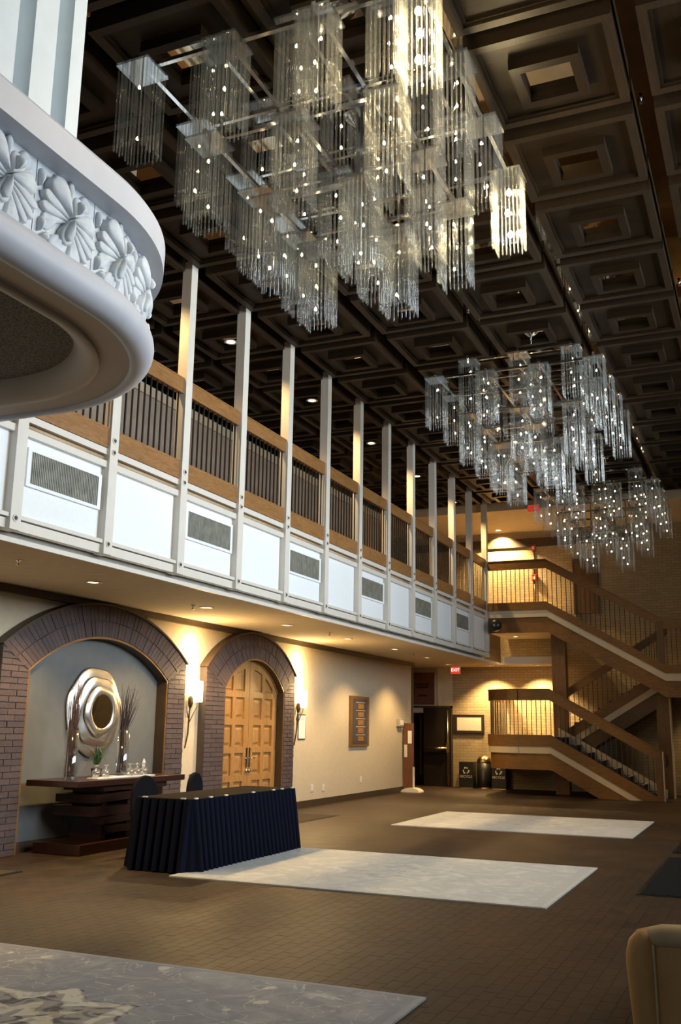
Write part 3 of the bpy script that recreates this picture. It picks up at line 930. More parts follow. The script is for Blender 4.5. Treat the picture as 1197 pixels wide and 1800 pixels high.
# upper landing deck, flights, mid landing
MB().box(.02, 1.56, UY+.09, YB-.02, 4.06, 4.72).build('upper_landing', M['cream_stair'], st)
MB().box(4.40, 6.2, UY+.09, YB-.02, 2.45, 3.10).build('middle_landing', M['cream_stair'], st)
LO = [(.85, 2.57), (1.65, 2.57), (4.24, 1.125)]
LY = 24.62
band(LO, 0, .26, LY, LY+.10, 'hand_rail', M['oak_x'])
band(LO, -.02, .0, LY-.02, LY+.12, 'rail_cap', M['oak_x'])
LOS = [(.85, 2.57), (1.65, 2.57), (4.36, 1.058)]
band(LOS, 1.10, 1.38, LY-.03, LY+.10, 'string_board', M['oak_x'])
band(LOS, 1.38, 1.55, LY-.01, LY+.10, 'cream_string', M['cream_stair'])
band(LOS, 1.55, 1.94, LY+.02, LY+.16, 'lower_board', M['oak_x'])
balusters(LO, .95, 4.05, LY+.05, .26, 1.12)
MB().box(4.10, 4.255, LY-.006, LY+.106, .002, 1.10).build('newel_post', M['oak_z'], st)
MB().box(4.26, 4.285, LY-.01, LY+.11, .002, 1.13).build('newel_edge', M['cream_stair'], st)
# curved landing end
cp = [(.87, LY)]+[(.80-.90*math.sin(t), LY+.90-.90*math.cos(t)) for t in [math.pi/2*i/14 for i in range(15)]]+[(-.10, YB-.03)]
for nm, o0, o1, d0, d1, mt in (('curved_rail', 0, .26, 0, -.10, 'oak_x'), ('curved_rail_cap', -.02, 0, .02, -.12, 'oak_x'), ('curved_board', 1.10, 1.38, .03, -.10, 'oak_x'), ('curved_cream_string', 1.38, 1.55, .01, -.10, 'cream_stair'), ('curved_lower_board', 1.55, 1.94, -.04, -.18, 'oak_x')):
    MB().sweep(cp, [(d0, 2.57-o0), (d1, 2.57-o0), (d1, 2.57-o1), (d0, 2.57-o1)]).build(nm, M[mt], st)
cb = MB().box(-.008, .008, -.008, .008, 0, .88).mesh('baluster', M['bronze_metal'])
tot = 0
for (xa, ya), (xb, yb) in zip(cp[1:], cp[2:]):
    L = math.dist((xa, ya), (xb, yb)); n = max(1, int(L/.105))
    for i in range(n):
        e = i/n
        inst('baluster', cb, st, Vector((xa+(xb-xa)*e+.05, ya+(yb-ya)*e+.03, 1.45))-Vector(st.location))
lp = [(1.66, LY+.10)]+[(x+.10, y_+.06) for x, y_ in cp[1:]]+[(1.66, YB-.03)]
MB().prism(lp, 'Z', .70, 1.42).build('lower_landing', M['cream_stair'], st)
# steps
n = 8
for i in range(n):
    x1 = 4.10-i*.3125; z1 = (i+1)*.1775
    s = MB().prism([(x1-.3125-.02, z1), (x1, z1), (x1, z1-.18), (x1-.3125-.02, z1-.18)] if z1-.18 >= 0 else [(x1-.33, z1), (x1, z1), (x1, 0), (x1-.33, 0)], 'Y', LY+.10, 25.66).build('step', M['step_carpet'], st)
    MB().box(x1-.03, x1+.012, LY+.10, 25.66, z1-.01, z1+.008).build('step_nosing', M['cream_stair'], s)
band([(1.65, 2.57), (4.24, 1.125)], .92, 1.40, 25.66, 25.72, 'far_string', M['cream_stair'])
band([(1.65, 2.57), (4.24, 1.125)], 0.1, .34, 25.66, 25.74, 'far_hand_rail', M['dark_oak_z'])
SE = [(1.66, 2.55), (4.40, 4.25)]
SY = 26.10
band(SE, 0, .22, SY, SY+.09, 'hand_rail', M['oak_x'])
band(SE, 1.02, 1.31, SY-.02, SY+.09, 'string_board', M['oak_x'])
band(SE, 1.31, 1.49, SY-.01, SY+.09, 'cream_string', M['cream_stair'])
band(SE, 1.49, 1.88, SY+.02, YB-.03, 'lower_board', M['dark_oak_z'])
balusters(SE, 1.75, 4.3, SY+.045, .22, 1.10)
for i in range(9):
    x0 = 1.66+i*.3044; z1 = 1.42+(i+1)*.1866
    MB().box(x0, x0+.33, SY+.09, YB-.03, z1-.19, z1).build('step', M['step_carpet'], st)
for i in range(9):
    x0 = 4.40-i*.3167; z1 = 3.10+i*.183
    MB().box(x0-.34, x0, UY+.09, 26.05, z1-.18, z1).build('step', M['step_carpet'], st)
MB().prism([(1.55, 4.05), (4.40, 2.40), (4.40, 2.75), (1.55, 4.40)], 'Y', UY+.14, 26.05).build('flight_soffit', M['dark_oak_z'], st)
MB().box(1.52, 1.87, 25.74, 26.06, 0, 4.06).build('column', M['oak_z'], st)
MB().box(4.07, 4.38, 25.76, 26.06, 0, 2.46).build('column', M['oak_z'], st)
MB().box(4.38, 4.405, 25.75, 26.07, 0, 2.46).build('column_edge', M['cream_stair'], st)

# ================================================================== CHANDELIERS
ROD_L = .78
def rods_mesh(seed, L=ROD_L):
    rnd_ = random.Random(seed)
    m = MB()
    hs = .135
    n = 8
    pts = []
    for i in range(n):
        t = -hs+2*hs*i/(n-1)
        pts += [(t, -hs), (t, hs)]
        if 0 < i < n-1:
            pts += [(-hs, t), (hs, t)]
    for x, y in pts:
        l = L-rnd_.uniform(0, .05)
        rr = .0078
        k = len(m.v); S = 6
        for z in (0, -l):
            for s in range(S):
                a = 2*math.pi*s/S
                m.v.append((x+rr*math.cos(a), y+rr*math.sin(a), z))
        m.v.append((x, y, -l-.018))
        for s in range(S):
            t = (s+1) % S
            m.f.append((k+s, k+t, k+S+t, k+S+s)); m.f.append((k+S+s, k+S+t, k+2*S))
    return m.mesh('glass_rods', M['rod_glass'], True)
RODS = [rods_mesh(s) for s in range(4)]
plate = MB().box(-.155, .155, -.155, .155, 0, .022).mesh('crystal_column', M['plate_glass'])
bulb_m = MB().lathe([(.0001, -.012), (.007, -.010), (.0108, -.003), (.0104, .005), (.005, .015), (.0001, .024)], (0, 0, 0), 8).mesh('bulb', M['bulb'], True)
bulb_hot = MB().lathe([(.0001, -.03), (.016, -.024), (.026, -.008), (.024, .01), (.012, .03), (.0001, .045)], (0, 0, 0), 10).mesh('bulb', M['bulb_hot'], True)
stem_m = MB().cyl((0, 0, -.62), .006, .62, 6).mesh('lamp_stem', M['chrome'])
PX, PYY = .807, .9
def chandelier(label, X0, Y0, hot, chains):
    ch = thing('chandelier', label, 'chandelier', (X0+1.5*PX, Y0+1.5*PYY, 7.3))
    B = Vector(ch.location)
    cols = []
    ZA, ZB_, ZC_, ZD = 7.30, 6.90, 6.40, 6.00
    cols += [('A', i+.5, j+.5, ZA) for j in range(3) for i in range(3)]
    cols += [('B', i, j, ZB_) for j in range(4) for i in range(4) if i in (0, 3) or j in (0, 3)]
    cols += [('C', i+.5, j+.5, ZC_) for j in range(3) for i in range(3)]
    cols += [('D', i, j, ZD) for j in (1, 2) for i in (1, 2)]
    for q, (t, i, j, z) in enumerate(cols):
        c = inst('crystal_column', plate, ch, Vector((X0+PX*i, Y0+PYY*j, z))-B)
        g = inst('glass_rods', RODS[q % 4], c, (0, 0, 0), (q % 3)*math.pi/2); g['kind'] = 'stuff'
        inst('lamp_stem', stem_m, c)
        hotc = (t, i, j) in hot
        for b_ in ((0, 1, 2) if hotc or q % 3 else (0, 2)):
            inst('bulb', bulb_hot if hotc else bulb_m, c, (random.uniform(-.03, .03), random.uniform(-.03, .03), -.16-.22*b_))
    def bar(x0, x1, y0, y1, z):
        MB().box(x0, x1, y0, y1, z+.022, z+.058).build('frame_bar', M['chrome'], ch)
    hb = .018
    for tier, z, off in (('A', ZA, .5), ('C', ZC_, .5)):
        for j in range(3):
            y = Y0+PYY*(j+off); bar(X0+PX*off-.1, X0+PX*(2+off)+.1, y-hb, y+hb, z)
        for i in range(3):
            x = X0+PX*(i+off); bar(x-hb, x+hb, Y0+PYY*off-.1, Y0+PYY*(2+off)+.1, z+.037)
    for j in range(4):
        y = Y0+PYY*j; bar(X0-.1, X0+PX*3+.1, y-hb, y+hb, ZB_)
    for i in range(4):
        x = X0+PX*i; bar(x-hb, x+hb, Y0-.1, Y0+PYY*3+.1, ZB_+.037)
    for j in (1, 2):
        y = Y0+PYY*j; bar(X0+PX-.1, X0+PX*2+.1, y-hb, y+hb, ZD)
    xm, ym = X0+1.5*PX, Y0+1.5*PYY
    MB().box(xm+.17, xm+.225, ym-.03, ym+.03, ZD+.02, ZA+.10).build('centre_stem', M['chrome'], ch)
    for i, j in ((1, 1), (2, 1), (1, 2), (2, 2)):
        MB().box(X0+PX*i-.012, X0+PX*i+.012, Y0+PYY*j-.012, Y0+PYY*j+.012, ZD+.05, ZB_+.03).build('hanger_rod', M['chrome'], ch)
    for i, j in ((.5, .5), (2.5, .5), (.5, 2.5), (2.5, 2.5)):
        MB().box(X0+PX*i-.012, X0+PX*i+.012, Y0+PYY*j-.012+.17, Y0+PYY*j+.012+.17, ZC_+.05, ZA+.03).build('hanger_rod', M['chrome'], ch)
    for cx_, cy_ in chains:
        m = MB().lathe([(.0001, 7.455), (.03, 7.46), (.12, 7.53), (.15, 7.545), (.15, 7.552), (.0001, 7.555)], (cx_, cy_, 0), 24)
        m.build('canopy', M['chrome'], ch, False)
        lk = MB()
        z = 7.455; q = 0
        while z > ZA+.06:
            pts = []
            for s in range(9):
                a = 2*math.pi*s/8
                dx = .011*math.cos(a); dz = .024*math.sin(a)
                pts.append((cx_+(dx if q % 2 else 0), cy_+(0 if q % 2 else dx), z-.02+dz))
            lk.tube(pts, .0045, 5, False)
            z -= .037; q += 1
        lk.build('chain', M['chrome'], ch, True)
    return ch
chandelier('largest nearest chandelier of hanging glass rods with two very bright clusters', 2.25, 5.88, {('B', 3, 0), ('B', 3, 3)}, [(3.72, 6.55), (3.30, 8.0)])
chandelier('middle chandelier of hanging glass rods, hung by a chain below the coffers', 2.25, 13.82, set(), [(3.72, 13.95), (3.30, 15.44)])
chandelier('farthest and smallest chandelier of glass rods in front of the staircase', 2.25, 21.5, set(), [(3.72, 21.39), (3.30, 22.9)])

# ================================================================== ARCHED DOUBLE DOOR
d1 = sroot('door_1', (WX-.28, 16.075, 0))
XD = WX-.02                        # door face
ya, yb, zs, za = 14.97, 17.18, 2.20, 2.76
ym = (ya+yb)/2
full = arc(ya, yb, zs, za, 40)
def arch_top(y):
    for (p, q), (p2, q2) in zip(full, full[1:]):
        if p <= y <= p2:
            return q+(q2-q)*(y-p)/(p2-p+1e-9)
    return zs
for side in (0, 1):
    y0, y1 = (ya+.01, ym-.006) if side == 0 else (ym+.006, yb-.01)
    n = 16
    ys = [y0+(y1-y0)*i/n for i in range(n+1)]
    poly = [(y0, .02), (y1, .02)]+[(y, arch_top(y)-.01) for y in ys[::-1]]
    leaf = MB().prism(poly, 'X', XD-.05, XD-.025).build('door_leaf', M['door_oak'], d1)
    # stiles and rails standing proud of the leaf
    W = y1-y0
    def frame_piece(pl):
        MB().prism(pl, 'X', XD-.03, XD+.012).build('door_rail', M['door_oak'], leaf)
    sw = .17
    for (s0_, s1_) in ((y0, y0+sw), (y1-sw, y1), ((y0+y1)/2-.06, (y0+y1)/2+.06)):
        m_ = (s0_+s1_)/2
        frame_piece([(s0_, .02), (s1_, .02), (s1_, arch_top(s1_)-.01), (m_, arch_top(m_)-.01), (s0_, arch_top(s0_)-.01)])
    rows = [.02, .20, .62, .73, 1.11, 1.22, 1.60, 1.71, 2.09, 2.20]
    for a, b in zip(rows[::2], rows[1::2]):
        yc_ = (y0+y1)/2
        frame_piece([(y0+sw, a), (yc_-.06, a), (yc_-.06, b), (y0+sw, b)]); frame_piece([(yc_+.06, a), (y1-sw, a), (y1-sw, b), (yc_+.06, b)])
    for ua, ub in ((y0+sw, yc_-.06), (yc_+.06, y1-sw)):
        ys2 = [ua+(ub-ua)*i/6 for i in range(7)]
        frame_piece([(y, arch_top(y)-.14) for y in ys2]+[(y, arch_top(y)-.01) for y in ys2[::-1]])
    # raised panels in the grid
    cols_ = [(y0+sw+.03, (y0+y1)/2-.09), ((y0+y1)/2+.09, y1-sw-.03)]
    zr = [(.23, .59), (.76, 1.08), (1.25, 1.57), (1.74, 2.06)]
    for c0, c1 in cols_:
        for z0, z1 in zr:
            MB().hexa([(XD-.026, c0, z0), (XD-.026, c1, z0), (XD-.026, c1, z1), (XD-.026, c0, z1), (XD-.004, c0+.05, z0+.05), (XD-.004, c1-.05, z0+.05), (XD-.004, c1-.05, z1-.05), (XD-.004, c0+.05, z1-.05)]).build('door_panel', M['door_oak'], leaf)
        t0, t1 = arch_top(c0)-.18, arch_top(c1)-.18
        if t0 > 2.27 or t1 > 2.27:
            t0, t1 = max(t0, 2.25), max(t1, 2.25)
            MB().prism([(c0, 2.23), (c1, 2.23), (c1, t1), (c0, t0)], 'X', XD-.026, XD-.008).build('door_panel', M['door_oak'], leaf)
    hy = ym-.055 if side == 0 else ym+.055
    h_ = MB().box(XD+.012, XD+.022, hy-.03, hy+.03, .86, 1.20).build('lock_plate', M['chrome'], leaf)
    MB().tube([(XD+.02, hy, 1.02), (XD+.06, hy, 1.02), (XD+.065, hy+(.12 if side else -.12), 1.02)], .009, 8).build('door_lever', M['chrome'], leaf, True)
    MB().lathe([(.0001, .0), (.035, .0), (.035, .03), (.02, .04), (.0001, .04)], (XD+.012, hy, .80), 14, 'X').build('lock_knob', M['chrome'], leaf, True)
    for z in (.35, 1.15, 1.95):
        MB().box(XD, XD+.018, (y0 if side == 0 else y1)-.02, (y0 if side == 0 else y1)+.02, z, z+.14).build('hinge', M['brass'], leaf)
MB().prism(arc(14.96, 17.19, 2.21, 2.785, 40)+arc(14.98, 17.17, 2.19, 2.74, 40)[::-1], 'X', XD-.05, XD+.03).build('door_frame', M['oak_y'], d1)

# ================================================================== WALL SCONCES
def sconce(y, label):
    s = thing('wall_sconce', label, 'wall lamp', (WX+.01, y, 1.22), 'sconces with two glowing glass tubes')
    x = WX+.09
    MB().tube([(WX+.015, y-.02, 1.22), (WX+.03, y+.03, 1.45), (x-.02, y-.02, 1.72), (x, y-.03, 2.0)], [.010, .013, .014, .012], 8).build('vine_stem', M['vine'], s, True)
    MB().tube([(x-.04, y, 1.60), (x+.0, y+.08, 1.78), (x+.01, y+.16, 1.88), (x+.01, y+.17, 1.97)], .008, 8).build('vine_stem', M['vine'], s, True)
    MB().tube([(x-.03, y-.03, 1.70), (x-.02, y-.10, 1.85), (x-.01, y-.12, 1.98)], [.008, .006, .002], 8).build('vine_tendril', M['vine'], s, True)
    MB().lathe([(.0001, 1.84), (.03, 1.88), (.045, 1.95), (.038, 2.02), (.02, 2.06), (.0001, 2.06)], (x, y-.03, 0), 14).build('bud', M['vine'], s, True)
    for yy, z0, z1 in ((y-.03, 2.05, 2.62), (y+.17, 1.96, 2.30)):
        MB().lathe([(.0001, z0), (.085, z0), (.092, z0+.02), (.092, z1), (.08, z1), (.08, z0+.03), (.0001, z0+.02)], (x, yy, 0), 20).build('glass_shade', M['sconce_glass'], s, True)
    point('sconce_light', (WX+.32, y+.02, 2.35), 45)
    point('sconce_light', (WX+.16, y+.02, 2.82), 44)
    return s
sconce(13.93, 'bronze vine sconce with two glowing tubes between the brick arches')
sconce(17.97, 'bronze vine sconce with two glowing tubes right of the oak door')

# ================================================================== RECESSED DOWNLIGHTS
def downlight(x, y, z, label, power=20, tgt=None, size=120, r=.085, grp='downlights in the soffit under the balcony'):
    d = thing('recessed_downlight', label, 'ceiling lamp', (x, y, z), grp)
    MB().lathe([(r*.80, -.004), (r, -.012), (r*1.25, -.008), (r*1.28, .0), (r*.8, .0)], (0, 0, 0), 24).build('trim_ring', M['white_plastic'], d, True, world=False)
    MB().lathe([(.0001, -.004), (r*.82, -.004), (r*.82, .0), (.0001, .0)], (0, 0, 0), 20).build('lens', M['lamp_lens'], d, False, world=False)
    spot('downlight_beam', (x, y, z-.03), power, size=size, target=tgt or (x, y, 0))
    return d
ords = ['nearest', 'second nearest', 'third nearest', 'fourth nearest', 'fifth nearest', 'sixth nearest', 'seventh nearest', 'eighth nearest']
for i in range(7):
    y = 7.06+i*2.69
    downlight(-.90 if i < 6 else -1.05, y, SOF, 'round recessed downlight in the tan soffit, %s of the row' % ords[i], 300, (-1.0, y, 0))
downlight(-.35, 26.62, SOF, 'round recessed downlight in the soffit above the recycling bins', 600, (-.35, 26.95, 0), 112)
downlight(.95, 26.66, SOF, 'round recessed downlight in the soffit by the stair column', 600, (.95, 26.98, 0), 112)
downlight(-1.35, 25.9, SOF, 'round recessed downlight in the soffit in front of the exit door', 60)
downlight(.45, 26.3, 4.06, 'round recessed downlight under the upper stair landing', 45, grp='downlights near the stairs')
downlight(-.12, 26.9, 7.155, 'blazing recessed downlight high above the far brick wall', 1500, (.0, 27.25, 4.5), 118, grp='downlights near the stairs')
downlight(5.35, 26.6, 2.45, 'round recessed downlight under the middle stair landing at the right edge', 60, (5.35, 26.95, 0), 115, grp='downlights near the stairs')
downlight(8.8, 26.4, 7.2, 'added unseen downlight lighting the wall that the round mirror reflects', 600, (9.3, 27.1, 1.5), 110, grp='downlights near the stairs')  # added out of view to brighten the mirror's reflection
for i, k in enumerate((4, 6, 8, 10)):
    y = post_y(k)+.075+h+.05
    downlight(-.72, y, ZC-.02, 'warm downlight in a dark coffer above the balcony, %s' % ords[i], 420, (-.75, y, 0), 130, grp='downlights above the upper balcony')
for k in (-2, 0, 2):
    y = post_y(k)+.075+h
    downlight(-.72, y, ZC-.02, 'warm downlight in a dark coffer behind the box balcony, %s' % ords[(k+2)//2], 300, (-.75, y, 0), 130, grp='downlights above the upper balcony')

# ================================================================== RUGS AND MATS
for (x0, x1, y0, y1), lab, cols_ in zip(RUGS, ('grey blue patterned rug with floral medallion in the foreground', 'pale cream rug in the middle of the floor beside the skirted table', 'pale cream rug farthest away before the staircase'),
        (((.44, .425, .405), (.32, .315, .32), (.17, .15, .15), (.74, .68, .55), 1.0, 1.0), ((.60, .60, .56), (.47, .475, .46), (.38, .38, .36), (.68, .67, .62), .45, .6), ((.60, .60, .58), (.49, .50, .50), (.40, .41, .41), (.68, .67, .64), .5, .6))):
    m = rug_mat('rug '+lab[:12]+str(x0), cols_[0], cols_[1], cols_[2], cols_[3], (x0+x1)/2, (y0+y1)/2, cols_[4], cols_[5])
    rg = thing('area_rug', lab, 'rug', ((x0+x1)/2, (y0+y1)/2, 0), 'rugs on the brick floor')
    MB().box(x0+.04, x1-.04, y0+.04, y1-.04, .0005, .016).build('pile', m, rg, bevel=.006)
    bd = plain('rug binding %s' % x0, [c*.85 for c in cols_[0]], .95)
    f = MB().box(x0, x0+.04, y0, y1, .0005, .014).box(x1-.04, x1, y0, y1, .0005, .014).box(x0+.04, x1-.04, y0, y0+.04, .0005, .014).box(x0+.04, x1-.04, y1-.04, y1, .0005, .014)
    f.build('bound_edge', bd, rg)
def floor_mat_obj(x0, x1, y0, y1, label, mat):
    t = thing('floor_mat', label, 'mat', ((x0+x1)/2, (y0+y1)/2, 0), 'floor mats')
    MB().box(x0+.04, x1-.04, y0+.04, y1-.04, .0005, .010).build('pile', mat, t)
    MB().prism([(x0, y0), (x1, y0), (x1, y1), (x0, y1)], 'Z', .0005, .006).build('rubber_edge', M['black_metal'], t)
floor_mat_obj(5.30, 7.2, 10.67, 13.95, 'nearer black floor mat at the right edge of the floor', M['mat_black'])
floor_mat_obj(5.32, 7.2, 14.43, 17.6, 'farther black floor mat at the right edge of the floor', M['mat_black'])
floor_mat_obj(-1.85, -.75, 15.2, 17.15, 'dark mat on the floor before the oak double door', M['mat_dark'])
floor_mat_obj(-1.6, -.95, 7.6, 8.95, 'dark mat at the left edge of the floor near the niche', M['mat_dark'])

# ================================================================== SKIRTED TABLE AND CHAIRS
tx0, tx1, ty0, ty1, tz = -.09, .66, 9.76, 12.36, .78
tb = thing('skirted_table', 'long banquet table with black cloth top and pleated navy skirt', 'table', ((tx0+tx1)/2, (ty0+ty1)/2, 0))
MB().box(tx0, tx1, ty0, ty1, tz-.02, tz).build('table_top', M['table_top'], tb, bevel=.01)
peri = []
def edge_pts(ax, ay, bx, by, n):
    return [(ax+(bx-ax)*i/n, ay+(by-ay)*i/n) for i in range(n)]
peri = edge_pts(tx0, ty0, tx1, ty0, 140)+edge_pts(tx1, ty0, tx1, ty1, 420)+edge_pts(tx1, ty1, tx0, ty1, 80)+edge_pts(tx0, ty1, tx0, ty0, 240)
sk = MB()
cxm, cym = (tx0+tx1)/2, (ty0+ty1)/2
NZ = 8
acc = 0; prev = peri[0]
rndp = random.Random(3)
ph = 0
for i, (x, y) in enumerate(peri):
    d = math.dist((x, y), prev); acc += d; prev = (x, y)
    # outward normal
    nx = (1 if abs(x-tx1) < 1e-6 else 0)-(1 if abs(x-tx0) < 1e-6 else 0)
    ny = (1 if abs(y-ty1) < 1e-6 else 0)-(1 if abs(y-ty0) < 1e-6 else 0)
    l = math.hypot(nx, ny) or 1; nx, ny = nx/l, ny/l
    pl = (acc/.108+.07*math.sin(acc*2.3)) % 1.0
    saw = 1-math.exp(-(min(pl, 1-pl)/.15)**2)+.25*math.sin(pl*3.1)       # soft folds with sharp creases
    for j in range(NZ+1):
        t = j/NZ
        z = (tz-.008)*(1-t)+.012*t
        amp = .030+.040*t
        fl2 = .006+.075*t
        o_ = fl2+amp*(saw-.3)+.006*t*math.sin(acc*3.1)
        sk.v.append((x+nx*o_, y+ny*o_, z))
np_ = len(peri)
for i in range(np_):
    for j in range(NZ):
        a = i*(NZ+1)+j; b = ((i+1) % np_)*(NZ+1)+j
        sk.f.append((a, b, b+1, a+1))
sk.build('pleated_skirt', M['table_cloth'], tb, False)
clip = MB().box(-.012, .012, -.03, .03, 0, .014).mesh('skirt_clip', M['clip_white'])
B = Vector(tb.location)
for y in (9.85, 10.17, 10.52, 11.2, 11.75, 12.0, 12.3):
    inst('skirt_clip', clip, tb, Vector((tx1-.005, y, tz-.004))-B)
inst('skirt_clip', clip, tb, Vector((tx0+.12, ty0+.005, tz-.004))-B, math.pi/2)
inst('skirt_clip', clip, tb, Vector((tx1-.12, ty0+.005, tz-.004))-B, math.pi/2)
for x in (tx0+.08, tx1-.08):
    for y in (ty0+.15, ty1-.15):
        MB().cyl((x, y, .0), .018, tz-.03, 10).build('leg', M['bronze_metal'], tb)
def banquet_chair(x, y, rz, label):
    c = thing('banquet_chair', label, 'chair', (x, y, 0), 'covered banquet chairs behind the table')
    c.rotation_euler = (0, 0, rz)
    # back with a rounded top (chair faces +X in its own frame)
    pts = [(-.22, .46), (.22, .46), (.225, .72)]+[(.225*math.cos(a), .72+.235*math.sin(a)) for a in [math.pi*i/16 for i in range(1, 16)]]+[(-.225, .72)]
    MB().prism(pts, 'X', -.24, -.19).build('backrest', M['chair_black'], c, world=False, bevel=.015)
    MB().box(-.22, .22, -.22, .22, .42, .48).build('seat', M['chair_black'], c, world=False, bevel=.02)
    for sx in (-1, 1):
        for sy in (-1, 1):
            MB().hexa([(sx*.20-.02, sy*.20-.02, 0), (sx*.20+.02, sy*.20-.02, 0), (sx*.20+.02, sy*.20+.02, 0), (sx*.20-.02, sy*.20+.02, 0), (sx*.18-.03, sy*.18-.03, .43), (sx*.18+.03, sy*.18-.03, .43), (sx*.18+.03, sy*.18+.03, .43), (sx*.18-.03, sy*.18+.03, .43)]).build('leg', M['chair_black'], c, world=False)
    return c
banquet_chair(-.52, 10.82, -.2, 'black covered banquet chair behind the table, in front of the console')
banquet_chair(-.50, 12.06, .1, 'black covered banquet chair behind the table, below the oak door')

# ================================================================== CONSOLE TABLE IN THE NICHE
cn = thing('console_table', 'dark mahogany console of staggered slats in the grey niche', 'console table', (-1.6, 11.3, 0))
MB().box(-2.0, -1.20, 10.11, 12.55, .815, .89).build('top_slab', M['mahogany'], cn, bevel=.006)
sl = [(.74, .815, 10.75, 12.2, 0), (.60, .70, 10.60, 12.1, .04), (.44, .56, 10.55, 12.25, -.03), (.33, .42, 10.78, 12.0, .03), (.22, .31, 10.9, 12.1, -.02)]
for z0, z1, y0, y1, dz in sl:
    MB().hexa([(-1.92, y0, z0), (-1.28, y0, z0), (-1.28, y1, z0+dz), (-1.92, y1, z0+dz), (-1.92, y0, z1), (-1.28, y0, z1), (-1.28, y1, z1+dz), (-1.92, y1, z1+dz)]).build('slat', M['mahogany'], cn)
for y in (10.85, 11.4, 11.9):
    MB().box(-1.85, -1.36, y, y+.09, .13, .82).build('upright', M['mahogany'], cn)
MB().box(-1.95, -1.22, 10.26, 12.3, .0, .13).build('base_slab', M['mahogany'], cn, bevel=.006)
TT = .89
def vase(x, y, label, lean, bh):
    v = thing('glass_vase', label, 'vase', (x, y, TT), 'tall vases with dark twigs')
    H_ = .62
    MB().lathe([(.0001, .0), (.085, .0), (.088, .01), (.088, H_), (.080, H_), (.080, .04), (.0001, .035)], (0, 0, 0), 24).build('vase_body', M['vase_glass'], v, True, world=False)
    rr = random.Random(int(y*100))
    tw = MB()
    for i in range(46):
        a = rr.uniform(0, 6.28); r0 = .065*math.sqrt(rr.random()); a2_ = a+rr.uniform(-1, 1)
        ht = bh*rr.uniform(.72, 1.0); sp = rr.uniform(.02, .16)
        p0 = Vector((r0*math.cos(a), r0*math.sin(a), .045))
        p1 = Vector((.06*math.cos(a2_)*rr.random(), .06*math.sin(a2_)*rr.random(), H_*.95))
        p3 = Vector((lean[0]+sp*math.cos(a), lean[1]+sp*math.sin(a), ht))
        p2 = p1.lerp(p3, .5)+Vector((rr.uniform(-.02, .02), rr.uniform(-.02, .02), 0))
        tw.tube([p0, p1, p2, p3], [.006, .0055, .004, .0015], 4, False)
    t = tw.build('twigs', M['twig'], v, world=False); t['kind'] = 'stuff'
vase(-1.50, 10.32, 'tall glass vase of dark twigs at the left end of the console', (.0, .05), 1.28)
vase(-1.65, 11.62, 'tall glass vase of dark twigs right of the round mirror', (.0, .10), 1.28)
pp = thing('potted_plant', 'small green spiky plant in a dark pot on the console', 'plant', (-1.62, 11.02, TT))
MB().lathe([(.0001, .0), (.05, .0), (.075, .12), (.07, .125), (.06, .11), (.0001, .10)], (0, 0, 0), 18).build('pot', M['pot'], pp, True, world=False)
rr = random.Random(5)
for i in range(26):
    a = rr.uniform(0, 6.28); L_ = rr.uniform(.18, .34); sp = rr.uniform(.05, .19); dr = rr.uniform(-.1, .12)
    p0 = Vector((0, 0, .11)); p1 = Vector((sp*.5*math.cos(a), sp*.5*math.sin(a), .11+L_*.8)); p2 = Vector((sp*1.2*math.cos(a), sp*1.2*math.sin(a), .11+L_*.8+dr-.04))
    MB().tube([p0, p0.lerp(p1, .6), p1, p2], [.004, .007, .006, .001], 4, False).build('leaf', M['leaf'], pp, world=False)
tr = thing('napkin_tray', 'long white napkin runner under the glasses on the console', 'napkin', (-1.45, 11.2, TT))
MB().box(-1.54, -1.36, 10.72, 12.02, TT+.0005, TT+.012).build('napkin', M['tray'], tr)
MB().box(-1.53, -1.40, 11.10, 11.25, TT+.012, TT+.022).build('folded_napkin', M['tray'], tr)
gl_m = MB().lathe([(.037, .0), (.040, .003), (.052, .06), (.047, .085), (.012, .112), (.008, .125), (.012, .14), (.042, .158), (.044, .163), (.0001, .163)], (0, 0, 0), 18)
gmesh = gl_m.mesh('goblet', M['goblet_glass'], True)
gl_lab = ['nearest upturned goblet on the console, left of the plant', 'upturned goblet on the console right beside the plant', 'upturned goblet at the foot of the right twig vase', 'upturned goblet between the right vase and the tissue', 'last upturned goblet on the console beside the glass box']
for (y, x), lb in zip(((10.80, -1.46), (10.98, -1.44), (11.50, -1.42), (11.66, -1.42), (11.82, -1.42)), gl_lab):
    g = bpy.data.objects.new('goblet', gmesh); COL.objects.link(g); g.location = (x, y, TT+.0125)
    tag(g, lb, 'glass', 'upturned goblets on the console')
gb = thing('tissue_holder', 'clear glass box with a white tissue standing up', 'tissue box', (-1.5, 11.92, TT+.0125))
MB().box(-.05, .05, -.05, .05, 0, .11).build('holder', M['vase_glass'], gb, world=False)
MB().prism([(-.03, .05), (.03, .05), (.045, .18), (.01, .22), (-.02, .17)], 'X', -.004, .004).build('tissue', M['paper'], gb, world=False)

